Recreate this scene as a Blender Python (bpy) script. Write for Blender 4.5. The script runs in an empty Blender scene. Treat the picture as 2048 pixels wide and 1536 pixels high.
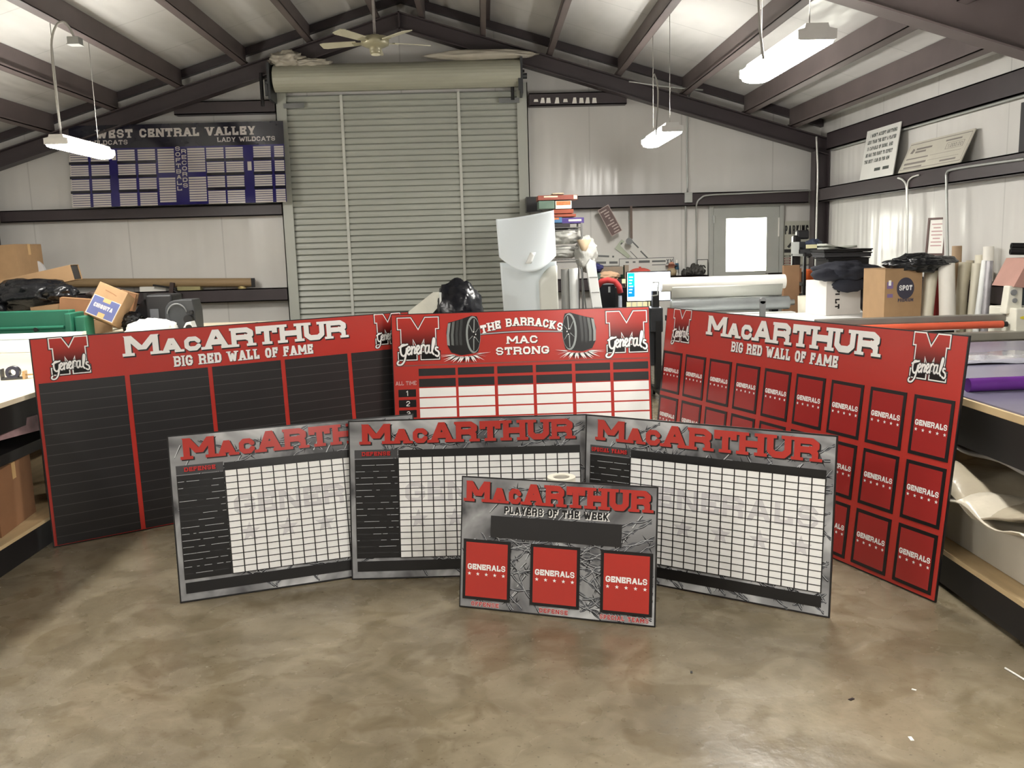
import bpy, bmesh, math, random
from math import sin, cos, pi, radians as R
from mathutils import Vector, Matrix, noise
SC = bpy.context.scene; COL = SC.collection
random.seed(7)
# ------------------------------------------------------------------ camera
FPX, PITCH, ROLL, YAW, CAMH = 1774.27, 0.1527, -0.0290, 0.0263, 1.6571
_f = Vector((sin(YAW)*cos(PITCH), cos(YAW)*cos(PITCH), -sin(PITCH)))
_r = Vector((cos(YAW), -sin(YAW), 0)); _u = _r.cross(_f)
_r2 = _r*cos(ROLL)+_u*sin(ROLL); _u2 = -_r*sin(ROLL)+_u*cos(ROLL)
cd = bpy.data.cameras.new('camera'); cam = bpy.data.objects.new('camera', cd); COL.objects.link(cam)
cd.sensor_width = 36; cd.lens = FPX*36/2048; cd.clip_start = .05; cd.clip_end = 100
cam.matrix_world = Matrix(((_r2.x, _u2.x, -_f.x, 0), (_r2.y, _u2.y, -_f.y, 0), (_r2.z, _u2.z, -_f.z, CAMH), (0, 0, 0, 1)))
SC.camera = cam
def at(x, y, X=None, Y=None, Z=None):
    """point of the place seen at pixel x, y of the photograph on a given plane"""
    d = _f+_r2*(x-1024)/FPX-_u2*(y-768)/FPX
    t = X/d.x if X is not None else Y/d.y if Y is not None else (Z-CAMH)/d.z
    return Vector((d.x*t, d.y*t, CAMH+d.z*t))
# ------------------------------------------------------------------ view, world, light level
SC.view_settings.view_transform = 'Standard'; SC.view_settings.look = 'None'
SC.view_settings.gamma = 1; SC.view_settings.use_curve_mapping = False
SC.view_settings.exposure = 0.98
LAMP_STRENGTH = 60.0
wd = bpy.data.worlds.new('world'); SC.world = wd; wd.use_nodes = True
wd.node_tree.nodes['Background'].inputs[0].default_value = (.75, .85, 1, 1)
wd.node_tree.nodes['Background'].inputs[1].default_value = .05
# ------------------------------------------------------------------ materials
def lin(c): return tuple((v/255/12.92 if v/255 <= .04045 else ((v/255+.055)/1.055)**2.4) for v in c)
MATS = {}
def mat(name, rgb, rough=.6, metal=0., var=.08, scale=6., bump=0., bscale=40., emit=0., spec=.5, trans=0., stretch=(1, 1, 1), coat=0.):
    if name in MATS: return MATS[name]
    m = bpy.data.materials.new(name); m.use_nodes = True; nt = m.node_tree; b = nt.nodes['Principled BSDF']
    c = lin(rgb); tc = nt.nodes.new('ShaderNodeTexCoord'); mp = nt.nodes.new('ShaderNodeMapping')
    mp.inputs['Scale'].default_value = stretch; nt.links.new(tc.outputs['Object'], mp.inputs[0])
    n = nt.nodes.new('ShaderNodeTexNoise'); n.inputs['Scale'].default_value = scale; n.inputs['Detail'].default_value = 4
    nt.links.new(mp.outputs[0], n.inputs['Vector'])
    rp = nt.nodes.new('ShaderNodeValToRGB'); rp.color_ramp.elements[0].position = .3; rp.color_ramp.elements[1].position = .7
    rp.color_ramp.elements[0].color = tuple(v*(1-var) for v in c)+(1,); rp.color_ramp.elements[1].color = tuple(min(1, v*(1+var)) for v in c)+(1,)
    nt.links.new(n.outputs[0], rp.inputs[0]); nt.links.new(rp.outputs[0], b.inputs['Base Color'])
    b.inputs['Roughness'].default_value = rough; b.inputs['Metallic'].default_value = metal
    b.inputs['Specular IOR Level'].default_value = spec; b.inputs['Coat Weight'].default_value = coat; b.inputs['Coat Roughness'].default_value = .05
    if trans: b.inputs['Transmission Weight'].default_value = trans
    if emit:
        b.inputs['Emission Color'].default_value = c+(1,); b.inputs['Emission Strength'].default_value = emit
    if bump:
        n2 = nt.nodes.new('ShaderNodeTexNoise'); n2.inputs['Scale'].default_value = bscale; n2.inputs['Detail'].default_value = 5
        nt.links.new(mp.outputs[0], n2.inputs['Vector']); bp = nt.nodes.new('ShaderNodeBump'); bp.inputs['Strength'].default_value = bump
        bp.inputs['Distance'].default_value = .02; nt.links.new(n2.outputs[0], bp.inputs['Height']); nt.links.new(bp.outputs[0], b.inputs['Normal'])
    MATS[name] = m; return m
def film_mat(name, rgb, axis):
    """white vinyl faced insulation: wavy folds running along one axis, glossy"""
    m = bpy.data.materials.new(name); m.use_nodes = True; nt = m.node_tree; b = nt.nodes['Principled BSDF']; c = lin(rgb)
    geo = nt.nodes.new('ShaderNodeNewGeometry'); L = nt.links
    def ntex(sc, s, det=4):
        mp = nt.nodes.new('ShaderNodeMapping'); mp.inputs['Scale'].default_value = sc; L.new(geo.outputs['Position'], mp.inputs[0])
        n = nt.nodes.new('ShaderNodeTexNoise'); n.inputs['Scale'].default_value = s; n.inputs['Detail'].default_value = det; L.new(mp.outputs[0], n.inputs['Vector']); return n
    a = {'wallx': (1, 1, .10), 'roof': (1, .25, 1)}[axis]
    n1 = ntex(a, 2.6 if axis == 'wallx' else 3, 2); n2 = ntex(a, .8, 2); n3 = ntex((1, 1, 1), .8)
    ad = nt.nodes.new('ShaderNodeMath'); ad.operation = 'MULTIPLY_ADD'; ad.inputs[1].default_value = .8; L.new(n1.outputs[0], ad.inputs[0]); L.new(n2.outputs[0], ad.inputs[2])
    bp = nt.nodes.new('ShaderNodeBump'); bp.inputs['Strength'].default_value = .75; bp.inputs['Distance'].default_value = .07
    L.new(ad.outputs[0], bp.inputs['Height']); L.new(bp.outputs[0], b.inputs['Normal'])
    # seams between the rolls of facing
    sp = nt.nodes.new('ShaderNodeSeparateXYZ'); L.new(geo.outputs['Position'], sp.inputs[0])
    sm = nt.nodes.new('ShaderNodeMath'); sm.operation = 'ADD'; L.new(sp.outputs[0], sm.inputs[0] if axis == 'wallx' else sm.inputs[1]); L.new(sp.outputs[1], sm.inputs[1] if axis == 'wallx' else sm.inputs[0])
    if axis == 'roof': sm.inputs[1].default_value = 0; [L.remove(l) for l in list(sm.inputs[1].links)]
    fr = nt.nodes.new('ShaderNodeMath'); fr.operation = 'MODULO'; fr.inputs[1].default_value = 1.22; L.new(sm.outputs[0], fr.inputs[0])
    ab = nt.nodes.new('ShaderNodeMath'); ab.operation = 'ABSOLUTE'; L.new(fr.outputs[0], ab.inputs[0])
    lt = nt.nodes.new('ShaderNodeMath'); lt.operation = 'LESS_THAN'; lt.inputs[1].default_value = .018; L.new(ab.outputs[0], lt.inputs[0])
    rp = nt.nodes.new('ShaderNodeValToRGB'); rp.color_ramp.elements[0].position = .35; rp.color_ramp.elements[1].position = .7
    rp.color_ramp.elements[0].color = tuple(v*.9 for v in c)+(1,); rp.color_ramp.elements[1].color = c+(1,); L.new(n3.outputs[0], rp.inputs[0])
    mx = nt.nodes.new('ShaderNodeMix'); mx.data_type = 'RGBA'; L.new(lt.outputs[0], mx.inputs[0]); L.new(rp.outputs[0], mx.inputs[6]); mx.inputs[7].default_value = tuple(v*.8 for v in c)+(1,)
    L.new(mx.outputs[2], b.inputs['Base Color']); b.inputs['Roughness'].default_value = .24; b.inputs['Specular IOR Level'].default_value = .5
    return m
def floor_mat():
    m = bpy.data.materials.new('concrete'); m.use_nodes = True; nt = m.node_tree; b = nt.nodes['Principled BSDF']; L = nt.links
    geo = nt.nodes.new('ShaderNodeNewGeometry')
    def nz(s, d=6, dist=0.): 
        n = nt.nodes.new('ShaderNodeTexNoise'); n.inputs['Scale'].default_value = s; n.inputs['Detail'].default_value = d; n.inputs['Distortion'].default_value = dist; L.new(geo.outputs['Position'], n.inputs['Vector']); return n
    def ramp(src, a, b_, pa=.3, pb=.7):
        r = nt.nodes.new('ShaderNodeValToRGB'); r.color_ramp.elements[0].position = pa; r.color_ramp.elements[1].position = pb
        r.color_ramp.elements[0].color = lin(a)+(1,); r.color_ramp.elements[1].color = lin(b_)+(1,); L.new(src.outputs[0], r.inputs[0]); return r
    big = ramp(nz(1.1, 5, .6), (120, 110, 91), (150, 139, 117)); fine = ramp(nz(9, 8, .8), (205, 202, 195), (255, 255, 255), .35, .65); spk = ramp(nz(60, 3), (150, 146, 138), (255, 255, 255), .27, .36)
    patch = ramp(nz(2.6, 3, 1.6), (212, 208, 196), (255, 255, 255), .42, .5)
    cur = big
    for o in (fine, spk, patch):
        mx = nt.nodes.new('ShaderNodeMix'); mx.data_type = 'RGBA'; mx.blend_type = 'MULTIPLY'; mx.inputs[0].default_value = .6
        L.new(cur.outputs[0] if cur is big else cur.outputs[2], mx.inputs[6]); L.new(o.outputs[0], mx.inputs[7]); cur = mx
    L.new(cur.outputs[2], b.inputs['Base Color']); b.inputs['Roughness'].default_value = .42; b.inputs['Specular IOR Level'].default_value = .35
    rr = ramp(nz(3, 5), (95, 95, 95), (170, 170, 170)); L.new(rr.outputs[0], b.inputs['Roughness'])
    bp = nt.nodes.new('ShaderNodeBump'); bp.inputs['Strength'].default_value = .12; bp.inputs['Distance'].default_value = .01; L.new(nz(30, 6).outputs[0], bp.inputs['Height']); L.new(bp.outputs[0], b.inputs['Normal'])
    return m
def print_mat(name, stops, scale, rough=.22, warp=1.2):
    """printed artwork background: blotchy metal greys"""
    m = bpy.data.materials.new(name); m.use_nodes = True; nt = m.node_tree; b = nt.nodes['Principled BSDF']; L = nt.links
    tc = nt.nodes.new('ShaderNodeTexCoord'); n = nt.nodes.new('ShaderNodeTexNoise'); n.inputs['Scale'].default_value = scale; n.inputs['Detail'].default_value = 3; n.inputs['Distortion'].default_value = warp
    L.new(tc.outputs['Object'], n.inputs['Vector']); r = nt.nodes.new('ShaderNodeValToRGB'); e = r.color_ramp.elements
    for i, (p, c) in enumerate(stops):
        el = e[i] if i < 2 else e.new(p); el.position = p; el.color = lin(c)+(1,)
    L.new(n.outputs[0], r.inputs[0]); L.new(r.outputs[0], b.inputs['Base Color']); b.inputs['Roughness'].default_value = rough
    return m
def grad_mat(name, zs, cols, rough=.2):
    """artwork printed with a vertical colour ramp (local z)"""
    m = bpy.data.materials.new(name); m.use_nodes = True; nt = m.node_tree; b = nt.nodes['Principled BSDF']; L = nt.links
    tc = nt.nodes.new('ShaderNodeTexCoord'); s = nt.nodes.new('ShaderNodeSeparateXYZ'); L.new(tc.outputs['Object'], s.inputs[0])
    mr = nt.nodes.new('ShaderNodeMapRange'); mr.inputs['From Min'].default_value = zs[0]; mr.inputs['From Max'].default_value = zs[1]; L.new(s.outputs[2], mr.inputs[0])
    r = nt.nodes.new('ShaderNodeValToRGB'); e = r.color_ramp.elements
    for i, (p, c) in enumerate(cols):
        el = e[i] if i < 2 else e.new(p); el.position = p; el.color = lin(c)+(1,)
    L.new(mr.outputs[0], r.inputs[0]); L.new(r.outputs[0], b.inputs['Base Color']); b.inputs['Roughness'].default_value = rough
    return m
WHITE = mat('white_print', (244, 243, 240), .25, var=.01); BLACK = mat('black_print', (24, 23, 24), .3, var=.05); RED = mat('red_print', (182, 56, 48), .22, var=.03, scale=2)
DRED = mat('plate_red', (160, 46, 44), .2, var=.03, scale=2); GREY1 = mat('grey_print', (150, 150, 150), .25, var=.02); GREY2 = mat('dark_grey_print', (70, 70, 72), .25, var=.02)
WMARK = mat('pale_grey_print', (216, 214, 215), .25, var=.04, scale=12); CELL = mat('cell_white', (244, 244, 241), .3, var=.01); LINEG = mat('faint_line_print', (78, 74, 74), .3, var=.1)
CHARC = mat('charcoal_print', (38, 37, 38), .32, var=.06); SHINE = mat('scratch_light_print', (186, 188, 190), .25, var=.05)
STEELB = mat('black_steel', (30, 29, 30), .5, metal=.3, var=.1); PRIMER = mat('brown_primer_steel', (98, 88, 86), .45, var=.12, scale=2.5)
PRIMERD = mat('dark_primer_steel', (58, 50, 52), .45, var=.12, scale=2.5); GALV = mat('galvanised_steel', (170, 172, 168), .4, metal=.5, var=.08); 
CARD = mat('cardboard', (158, 127, 92), .85, var=.07, scale=8); CARDD = mat('dark_cardboard', (140, 100, 68), .85, var=.08); TAPEM = mat('packing_tape', (196, 160, 110), .3, var=.03)
PLY = mat('plywood', (205, 180, 138), .6, var=.1, scale=3, stretch=(8, 1, 1)); MELA = mat('cream_table_top', (238, 226, 200), .45, var=.05, scale=3)
TRASH = mat('black_bag_film', (20, 21, 24), .25, var=.2, bump=.9, bscale=9); PAPER = mat('white_paper', (236, 234, 226), .6, var=.02); WPLAS = mat('white_plastic', (238, 240, 238), .35, var=.02)
GREYPL = mat('grey_plastic', (120, 122, 122), .45); DGREY = mat('dark_grey_paint', (58, 60, 62), .45); GREENP = mat('green_machine_paint', (42, 112, 88), .4, var=.08, scale=3)
DOORG = mat('door_grey_paint', (172, 175, 166), .4, var=.05, scale=1.5); HOODG = mat('hood_grey_paint', (160, 160, 144), .45, var=.12, scale=1.2, stretch=(1, 1, 6)); BEIGEM = mat('machine_beige', (206, 204, 190), .45)
ORANGE = mat('orange_rubber', (190, 84, 58), .35, var=.06); CLEARP = mat('cloudy_plastic_bag', (190, 190, 184), .2, var=.15, bump=.7, bscale=9)
# ------------------------------------------------------------------ mesh builder
class MB:
    def __init__(s): s.v = []; s.f = []; s.m = []; s.sm = []
    def add(s, vs, fs, m=0, T=None, smooth=False):
        k = len(s.v)
        for v in vs:
            v = Vector(v); s.v.append(T @ v if T is not None else v)
        for f in fs: s.f.append([i+k for i in f]); s.m.append(m); s.sm.append(smooth)
        return s
    def box(s, a, b, m=0, T=None):
        (x0, y0, z0), (x1, y1, z1) = a, b
        vs = [(x0, y0, z0), (x1, y0, z0), (x1, y1, z0), (x0, y1, z0), (x0, y0, z1), (x1, y0, z1), (x1, y1, z1), (x0, y1, z1)]
        return s.add(vs, [(0, 3, 2, 1), (4, 5, 6, 7), (0, 1, 5, 4), (1, 2, 6, 5), (2, 3, 7, 6), (3, 0, 4, 7)], m, T)
    def prism(s, pts, axis, a, b, m=0, T=None):
        """closed 2D outline extruded along axis x, y or z from a to b"""
        n = len(pts); P = {'x': lambda p, t: (t, p[0], p[1]), 'y': lambda p, t: (p[0], t, p[1]), 'z': lambda p, t: (p[0], p[1], t)}[axis]
        vs = [P(p, a) for p in pts]+[P(p, b) for p in pts]
        return s.add(vs, [tuple(range(n))[::-1], tuple(range(n, 2*n))]+[(i, (i+1) % n, n+(i+1) % n, n+i) for i in range(n)], m, T)
    def cyl(s, p0, p1, r0, r1=None, n=20, m=0, hollow=0, mcap=None, T=None):
        p0, p1 = Vector(p0), Vector(p1); r1 = r0 if r1 is None else r1; d = (p1-p0).normalized()
        a = d.orthogonal().normalized(); b = d.cross(a); mc = m if mcap is None else mcap
        c = [(a*cos(2*pi*i/n)+b*sin(2*pi*i/n)) for i in range(n)]
        s.add([p0+q*r0 for q in c]+[p1+q*r1 for q in c], [(i, (i+1) % n, n+(i+1) % n, n+i) for i in range(n)], m, T, True)
        if hollow:
            s.add([p0+q*r0*hollow for q in c]+[p1+q*r1*hollow for q in c], [(n+i, n+(i+1) % n, (i+1) % n, i) for i in range(n)], mc, T, True)
            for p, r, fl in ((p0, r0, 0), (p1, r1, 1)):
                s.add([p+q*r for q in c]+[p+q*r*hollow for q in c], [((i, (i+1) % n, n+(i+1) % n, n+i) if fl else (n+i, n+(i+1) % n, (i+1) % n, i)) for i in range(n)], mc, T)
        else:
            s.add([p0+q*r0 for q in c], [tuple(range(n))[::-1]], mc, T); s.add([p1+q*r1 for q in c], [tuple(range(n))], mc, T)
        return s
    def lathe(s, prof, c=(0, 0, 0), n=24, m=0, T=None):
        c = Vector(c); vs = []; fs = []
        for r, z in prof:
            for i in range(n): vs.append(c+Vector((r*cos(2*pi*i/n), r*sin(2*pi*i/n), z)))
        for k in range(len(prof)-1):
            for i in range(n): j = (i+1) % n; fs.append((k*n+i, k*n+j, (k+1)*n+j, (k+1)*n+i))
        return s.add(vs, fs, m, T, True)
    def tube(s, pts, r, n=8, m=0, T=None):
        pts = [Vector(p) for p in pts]; vs = []; fs = []; prev = None
        for i, p in enumerate(pts):
            d = (pts[min(i+1, len(pts)-1)]-pts[max(i-1, 0)]).normalized()
            a = d.orthogonal().normalized() if prev is None else (prev-d*prev.dot(d)).normalized(); prev = a; b = d.cross(a)
            for k in range(n): vs.append(p+(a*cos(2*pi*k/n)+b*sin(2*pi*k/n))*r)
        for i in range(len(pts)-1):
            for k in range(n): j = (k+1) % n; fs.append((i*n+k, i*n+j, (i+1)*n+j, (i+1)*n+k))
        fs.append(tuple(range(n))[::-1]); fs.append(tuple(range((len(pts)-1)*n, len(pts)*n)))
        return s.add(vs, fs, m, T, True)
    def grid(s, nx, ny, fn, m=0, T=None, thick=0, smooth=True):
        vs = [Vector(fn(i/nx, j/ny)) for j in range(ny+1) for i in range(nx+1)]; w = nx+1
        fs = [(j*w+i, j*w+i+1, (j+1)*w+i+1, (j+1)*w+i) for j in range(ny) for i in range(nx)]
        return s.add(vs, fs, m, T, smooth)
    def blob(s, c, rad, amp=.2, fr=2.2, seed=0, m=0, sub=4, flat=None, T=None, ridge=True):
        bm = bmesh.new(); bmesh.ops.create_icosphere(bm, subdivisions=sub, radius=1); c = Vector(c); vs = []
        for v in bm.verts:
            p = v.co*fr+Vector((seed*7.3, seed*3.1, seed*1.7)); q = noise.noise(p)
            q2 = 1-2*abs(noise.noise(p*2.3)) if ridge else noise.noise(p*2)
            k = 1+amp*q+amp*.45*q2; w = Vector((v.co.x*rad[0], v.co.y*rad[1], v.co.z*rad[2]))*k
            if flat is not None and w.z < -flat: w.z = -flat
            vs.append(c+w)
        fs = [[v.index for v in f.verts] for f in bm.faces]; bm.free()
        return s.add(vs, fs, m, T, True)
    def build(s, name, mats, parent=None, bevel=0, T=None, smooth=None, solid=0):
        me = bpy.data.meshes.new(name); me.from_pydata([tuple(v) for v in s.v], [], s.f)
        for mm in (mats if isinstance(mats, (list, tuple)) else [mats]): me.materials.append(mm)
        for p, k, q in zip(me.polygons, s.m, s.sm): p.material_index = k; p.use_smooth = q if smooth is None else smooth
        me.update(); o = bpy.data.objects.new(name, me); COL.objects.link(o)
        if parent is not None: o.parent = parent
        if T is not None: o.matrix_local = T
        if bevel:
            b = o.modifiers.new('bevel', 'BEVEL'); b.width = bevel; b.segments = 2; b.limit_method = 'ANGLE'
        if solid:
            b = o.modifiers.new('solid', 'SOLIDIFY'); b.thickness = solid
        return o
def tag(o, label=None, cat=None, group=None, kind=None):
    if label: o['label'] = label
    if cat: o['category'] = cat
    if group: o['group'] = group
    if kind: o['kind'] = kind
    return o
def thing(name, label, cat, loc=(0, 0, 0), rot=(0, 0, 0), group=None):
    o = bpy.data.objects.new(name, None); COL.objects.link(o); o.empty_display_size = .1
    o.location = loc; o.rotation_euler = rot; return tag(o, label, cat, group)
def struct(name, mb, m, parent=None, **k):
    o = mb.build(name, m, parent, **k)
    if parent is None: o['kind'] = 'structure'
    return o
def Tm(loc=(0, 0, 0), rx=0, ry=0, rz=0):
    return Matrix.Translation(loc) @ Matrix.Rotation(rz, 4, 'Z') @ Matrix.Rotation(ry, 4, 'Y') @ Matrix.Rotation(rx, 4, 'X')
def zig(o_parent): pass
# ------------------------------------------------------------------ lettering (own stroke font)
c_ = .24
O_ = [(c_, 0), (1-c_, 0), (1, c_), (1, 1-c_), (1-c_, 1), (c_, 1), (0, 1-c_), (0, c_), (c_, 0)]
GL = {  # width, straight strokes / octagonal polylines, full-height diagonals, serif feet
 'A': (.95, [[(.24, .3), (.76, .3)]], [(0, .5), (1, .5)], [(0, 0), (1, 0)]),
 'B': (.8, [[(0, 0), (0, 1)], [(0, 1), (.72, 1), (1, .84), (1, .66), (.8, .52), (0, .52)], [(.8, .52), (1, .36), (1, .18), (.74, 0), (0, 0)]], [], [(-.12, 0), (-.12, 1)]),
 'C': (.8, [[(1, .72), (1, 1-c_), (1-c_, 1), (c_, 1), (0, 1-c_), (0, c_), (c_, 0), (1-c_, 0), (1, c_), (1, .28)]], [], []),
 'D': (.82, [[(0, 0), (0, 1)], [(0, 1), (1-c_, 1), (1, 1-c_), (1, c_), (1-c_, 0), (0, 0)]], [], [(-.12, 0), (-.12, 1)]),
 'E': (.75, [[(0, 0), (0, 1)], [(0, 1), (1, 1)], [(0, .5), (.75, .5)], [(0, 0), (1, 0)], [(1, 1), (1, .84)], [(1, 0), (1, .16)]], [], []),
 'F': (.72, [[(0, 0), (0, 1)], [(0, 1), (1, 1)], [(0, .5), (.75, .5)], [(1, 1), (1, .84)]], [], [(0, 0)]),
 'G': (.85, [[(1, .735), (1, 1-c_), (1-c_, 1), (c_, 1), (0, 1-c_), (0, c_), (c_, 0), (1-c_, 0), (1, c_), (1, .45)], [(.62, .42), (1, .42)]], [], []),
 'H': (.9, [[(0, 0), (0, 1)], [(1, 0), (1, 1)], [(0, .5), (1, .5)]], [], [(0, 0), (0, 1), (1, 0), (1, 1)]),
 'I': (.25, [[(.5, 0), (.5, 1)]], [], [(.5, 0), (.5, 1)]),
 'K': (.85, [[(0, 0), (0, 1)]], [(.25, 1), (1, .2)], [(0, 0), (0, 1)]),
 'L': (.7, [[(0, 0), (0, 1)], [(0, 0), (1, 0)], [(1, 0), (1, .2)]], [], [(0, 1)]),
 'M': (1.15, [[(0, 0), (0, 1)], [(1, 0), (1, 1)]], [(.5, 0), (.5, 1)], [(0, 0), (1, 0)]),
 'N': (.9, [[(0, 0), (0, 1)], [(1, 0), (1, 1)]], [(1, 0)], [(0, 0), (1, 1)]),
 'O': (.82, [O_], [], []), 'Q': (.82, [O_, [(.6, .3), (1, 0)]], [], []),
 'P': (.78, [[(0, 0), (0, 1)], [(0, 1), (1-c_, 1), (1, .82), (1, .62), (1-c_, .44), (0, .44)]], [], [(0, 0), (-.12, 1)]),
 'R': (.86, [[(0, 0), (0, 1)], [(0, 1), (1-c_, 1), (1, .82), (1, .64), (1-c_, .48), (0, .48)], [(.7, .48), (.95, .3), (.95, 0)]], [], [(0, 0), (-.12, 1), (1, 0)]),
 'S': (.8, [[(1, .74), (1, 1-c_), (1-c_, 1), (c_, 1), (0, 1-c_), (0, .66), (.2, .52), (.8, .48), (1, .34), (1, c_), (1-c_, 0), (c_, 0), (0, c_), (0, .26)]], [], []),
 'T': (.85, [[(.5, 0), (.5, 1)], [(0, 1), (1, 1)], [(0, 1), (0, .84)], [(1, 1), (1, .84)]], [], [(.5, 0)]),
 'U': (.86, [[(0, 1), (0, c_), (c_, 0), (1-c_, 0), (1, c_), (1, 1)]], [], [(0, 1), (1, 1)]),
 'V': (.9, [], [(.5, 0), (.5, 1)], [(0, 1), (1, 1)]), 'W': (1.25, [], [(.27, 0), (.27, .5), (.73, .5), (.73, 1)], [(0, 1), (1, 1)]),
 'X': (.85, [], [(0, 1), (1, 0)], []), 'Y': (.85, [[(.5, 0), (.5, .5)]], [], [(.5, 0)]),
 '1': (.4, [[(.6, 0), (.6, 1)], [(.6, 1), (.1, .8)]], [], [(.6, 0)]), '2': (.75, [[(0, .75), (0, 1-c_), (c_, 1), (1-c_, 1), (1, 1-c_), (1, .6), (0, .12), (0, 0), (1, 0)]], [], []),
 '3': (.75, [[(0, .78), (c_, 1), (1-c_, 1), (1, 1-c_), (1, .62), (.75, .52), (.3, .52)], [(.75, .52), (1, .4), (1, c_), (1-c_, 0), (c_, 0), (0, .22)]], [], []),
 '0': (.7, [O_], [], []), '5': (.75, [[(1, 1), (0, 1), (0, .55), (.75, .58), (1, .4), (1, c_), (1-c_, 0), (0, 0)]], [], []),
 ',': (.2, [[(.5, .08), (.5, -.1)]], [], []), '.': (.2, [[(.5, 0), (.5, .04)]], [], []), "'": (.2, [[(.5, .8), (.5, 1)]], [], []), '-': (.5, [[(.1, .5), (.9, .5)]], [], []),
}
DSEG = {'A': [(0, 0, .5, 1), (.5, 1, 1, 0)], 'K': [(0, .3, 1, 1), (.3, .5, 1, 0)], 'M': [(0, 1, .5, .28), (.5, .28, 1, 1)], 'N': [(0, 1, 1, 0)], 'V': [(0, 1, .5, 0), (.5, 0, 1, 1)],
        'W': [(0, 1, .27, 0), (.27, 0, .5, .8), (.5, .8, .73, 0), (.73, 0, 1, 1)], 'X': [(0, 0, 1, 1), (0, 1, 1, 0)], 'Y': [(0, 1, .5, .42), (.5, .42, 1, 1)]}
def glyph(ch, x, y, w, h, t, g=0., slab=False):
    """list of polygons (2D) for a character in box x..x+w, y..y+h, stroke t, grown by g"""
    out = []; gw = GL[ch]; t = t*{'S': .76, 'G': .9, 'C': .92, 'B': .85, 'R': .92}.get(ch, 1)
    def Q(p): return (x+t/2+p[0]*(w-t), y+t/2+p[1]*(h-t))
    for pl in gw[1]:
        closed = pl[0] == pl[-1]; P = [Q(p) for p in pl]
        for i in range(len(P)-1):
            (ax, ay), (bx, by) = P[i], P[i+1]; L = math.hypot(bx-ax, by-ay)
            if L < 1e-9: continue
            dx, dy = (bx-ax)/L, (by-ay)/L; hw = t/2+g
            nx_ = ch in 'CGS23' and len(P) > 4; e0 = hw if (i == 0 and not closed and not nx_) else 0; e1 = hw if (i == len(P)-2 and not closed and not nx_) else 0
            ax, ay, bx, by = ax-dx*e0, ay-dy*e0, bx+dx*e1, by+dy*e1; nx, ny = -dy*hw, dx*hw
            out.append([(ax+nx, ay+ny), (ax-nx, ay-ny), (bx-nx, by-ny), (bx+nx, by+ny)])
        J = P[1:-1] if not closed else P[:-1]
        for (jx, jy) in J:
            out.append([(jx+(t/2+g)*1.04*cos(pi/8+k*pi/4), jy+(t/2+g)*1.04*sin(pi/8+k*pi/4)) for k in range(8)])
    for (sx, sy, ex, ey) in DSEG.get(ch, []):
        dyy = abs(ey-sy)*h; W = w-t; hw = (t/2+g)*math.hypot(dyy, (ex-sx)*W)/max(dyy, 1e-6); hw = min(hw, (t/2+g)*1.9)
        ax, bx = x+t/2+sx*W, x+t/2+ex*W; ay, by = y+sy*h, y+ey*h
        if ay > by: ax, ay, bx, by = bx, by, ax, ay
        k = (bx-ax)/(by-ay); ay2, by2 = ay-g, by+g; ax2, bx2 = ax-k*g, bx+k*g
        out.append([(ax2-hw, ay2), (ax2+hw, ay2), (bx2+hw, by2), (bx2-hw, by2)])
    if slab:
        for (sx, sy) in gw[3]:
            cx = x+t/2+sx*(w-t); sh = t*.5; sw = t*.98
            y0 = y if sy == 0 else y+h-sh
            x0, x1 = cx-sw, cx+sw
            if sx == -.12: x0, x1 = x-t*.3, x+t
            out.append([(x0-g, y0-g), (x1+g, y0-g), (x1+g, y0+sh+g), (x0-g, y0+sh+g)])
    return out
def text(s, x, y, h, width=None, t=.2, g=0., slab=False, gap=.16, sp=.45, cond=1., small=None, rot=None, smallh=.72):
    """polygons for a string; width fits it; small = indices set as small capitals"""
    ws = []; small = small or []
    for i, ch in enumerate(s):
        ws.append(sp if ch == ' ' else GL[ch][0]*cond*(smallh*1.02 if i in small else 1))
    gp = gap*(1.0); tot = sum(ws)+gp*(len(s)-1); k = (width/tot) if width else h; out = []; cx = x
    for i, ch in enumerate(s):
        w = ws[i]*k
        if ch != ' ':
            hh = h*(smallh if i in small else 1); tt = t*h*(.86 if i in small else 1)
            out += glyph(ch, cx, y, w, hh, min(tt, w*.46) if ch not in "I1,.'" else min(tt, w), g, slab)
        cx += w+gp*k
    return out
def put(mb, polys, y, m):
    """polygons printed on the front (-y) side of a board, y metres in front"""
    for i, p in enumerate(polys):
        a = sum(p[k][0]*p[(k+1) % len(p)][1]-p[(k+1) % len(p)][0]*p[k][1] for k in range(len(p)))
        q = p if a > 0 else p[::-1]
        mb.add([(u, -y-(i % 11)*2e-5, v) for u, v in q], [tuple(range(len(q)))], m)
def rect(u0, v0, u1, v1): return [(u0, v0), (u1, v0), (u1, v1), (u0, v1)]
def offs(P, d):
    """offset a closed counter-clockwise outline outwards by d"""
    n = len(P); out = []
    for i in range(n):
        a, b, c = Vector(P[i-1]), Vector(P[i]), Vector(P[(i+1) % n]); e1 = (b-a).normalized(); e2 = (c-b).normalized()
        n1 = Vector((e1.y, -e1.x)); n2 = Vector((e2.y, -e2.x)); bi = (n1+n2); L = bi.length
        bi = bi/L if L > 1e-6 else n1; k = d/max(.45, bi.dot(n1)); out.append((b.x+bi.x*k, b.y+bi.y*k))
    return out
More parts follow.
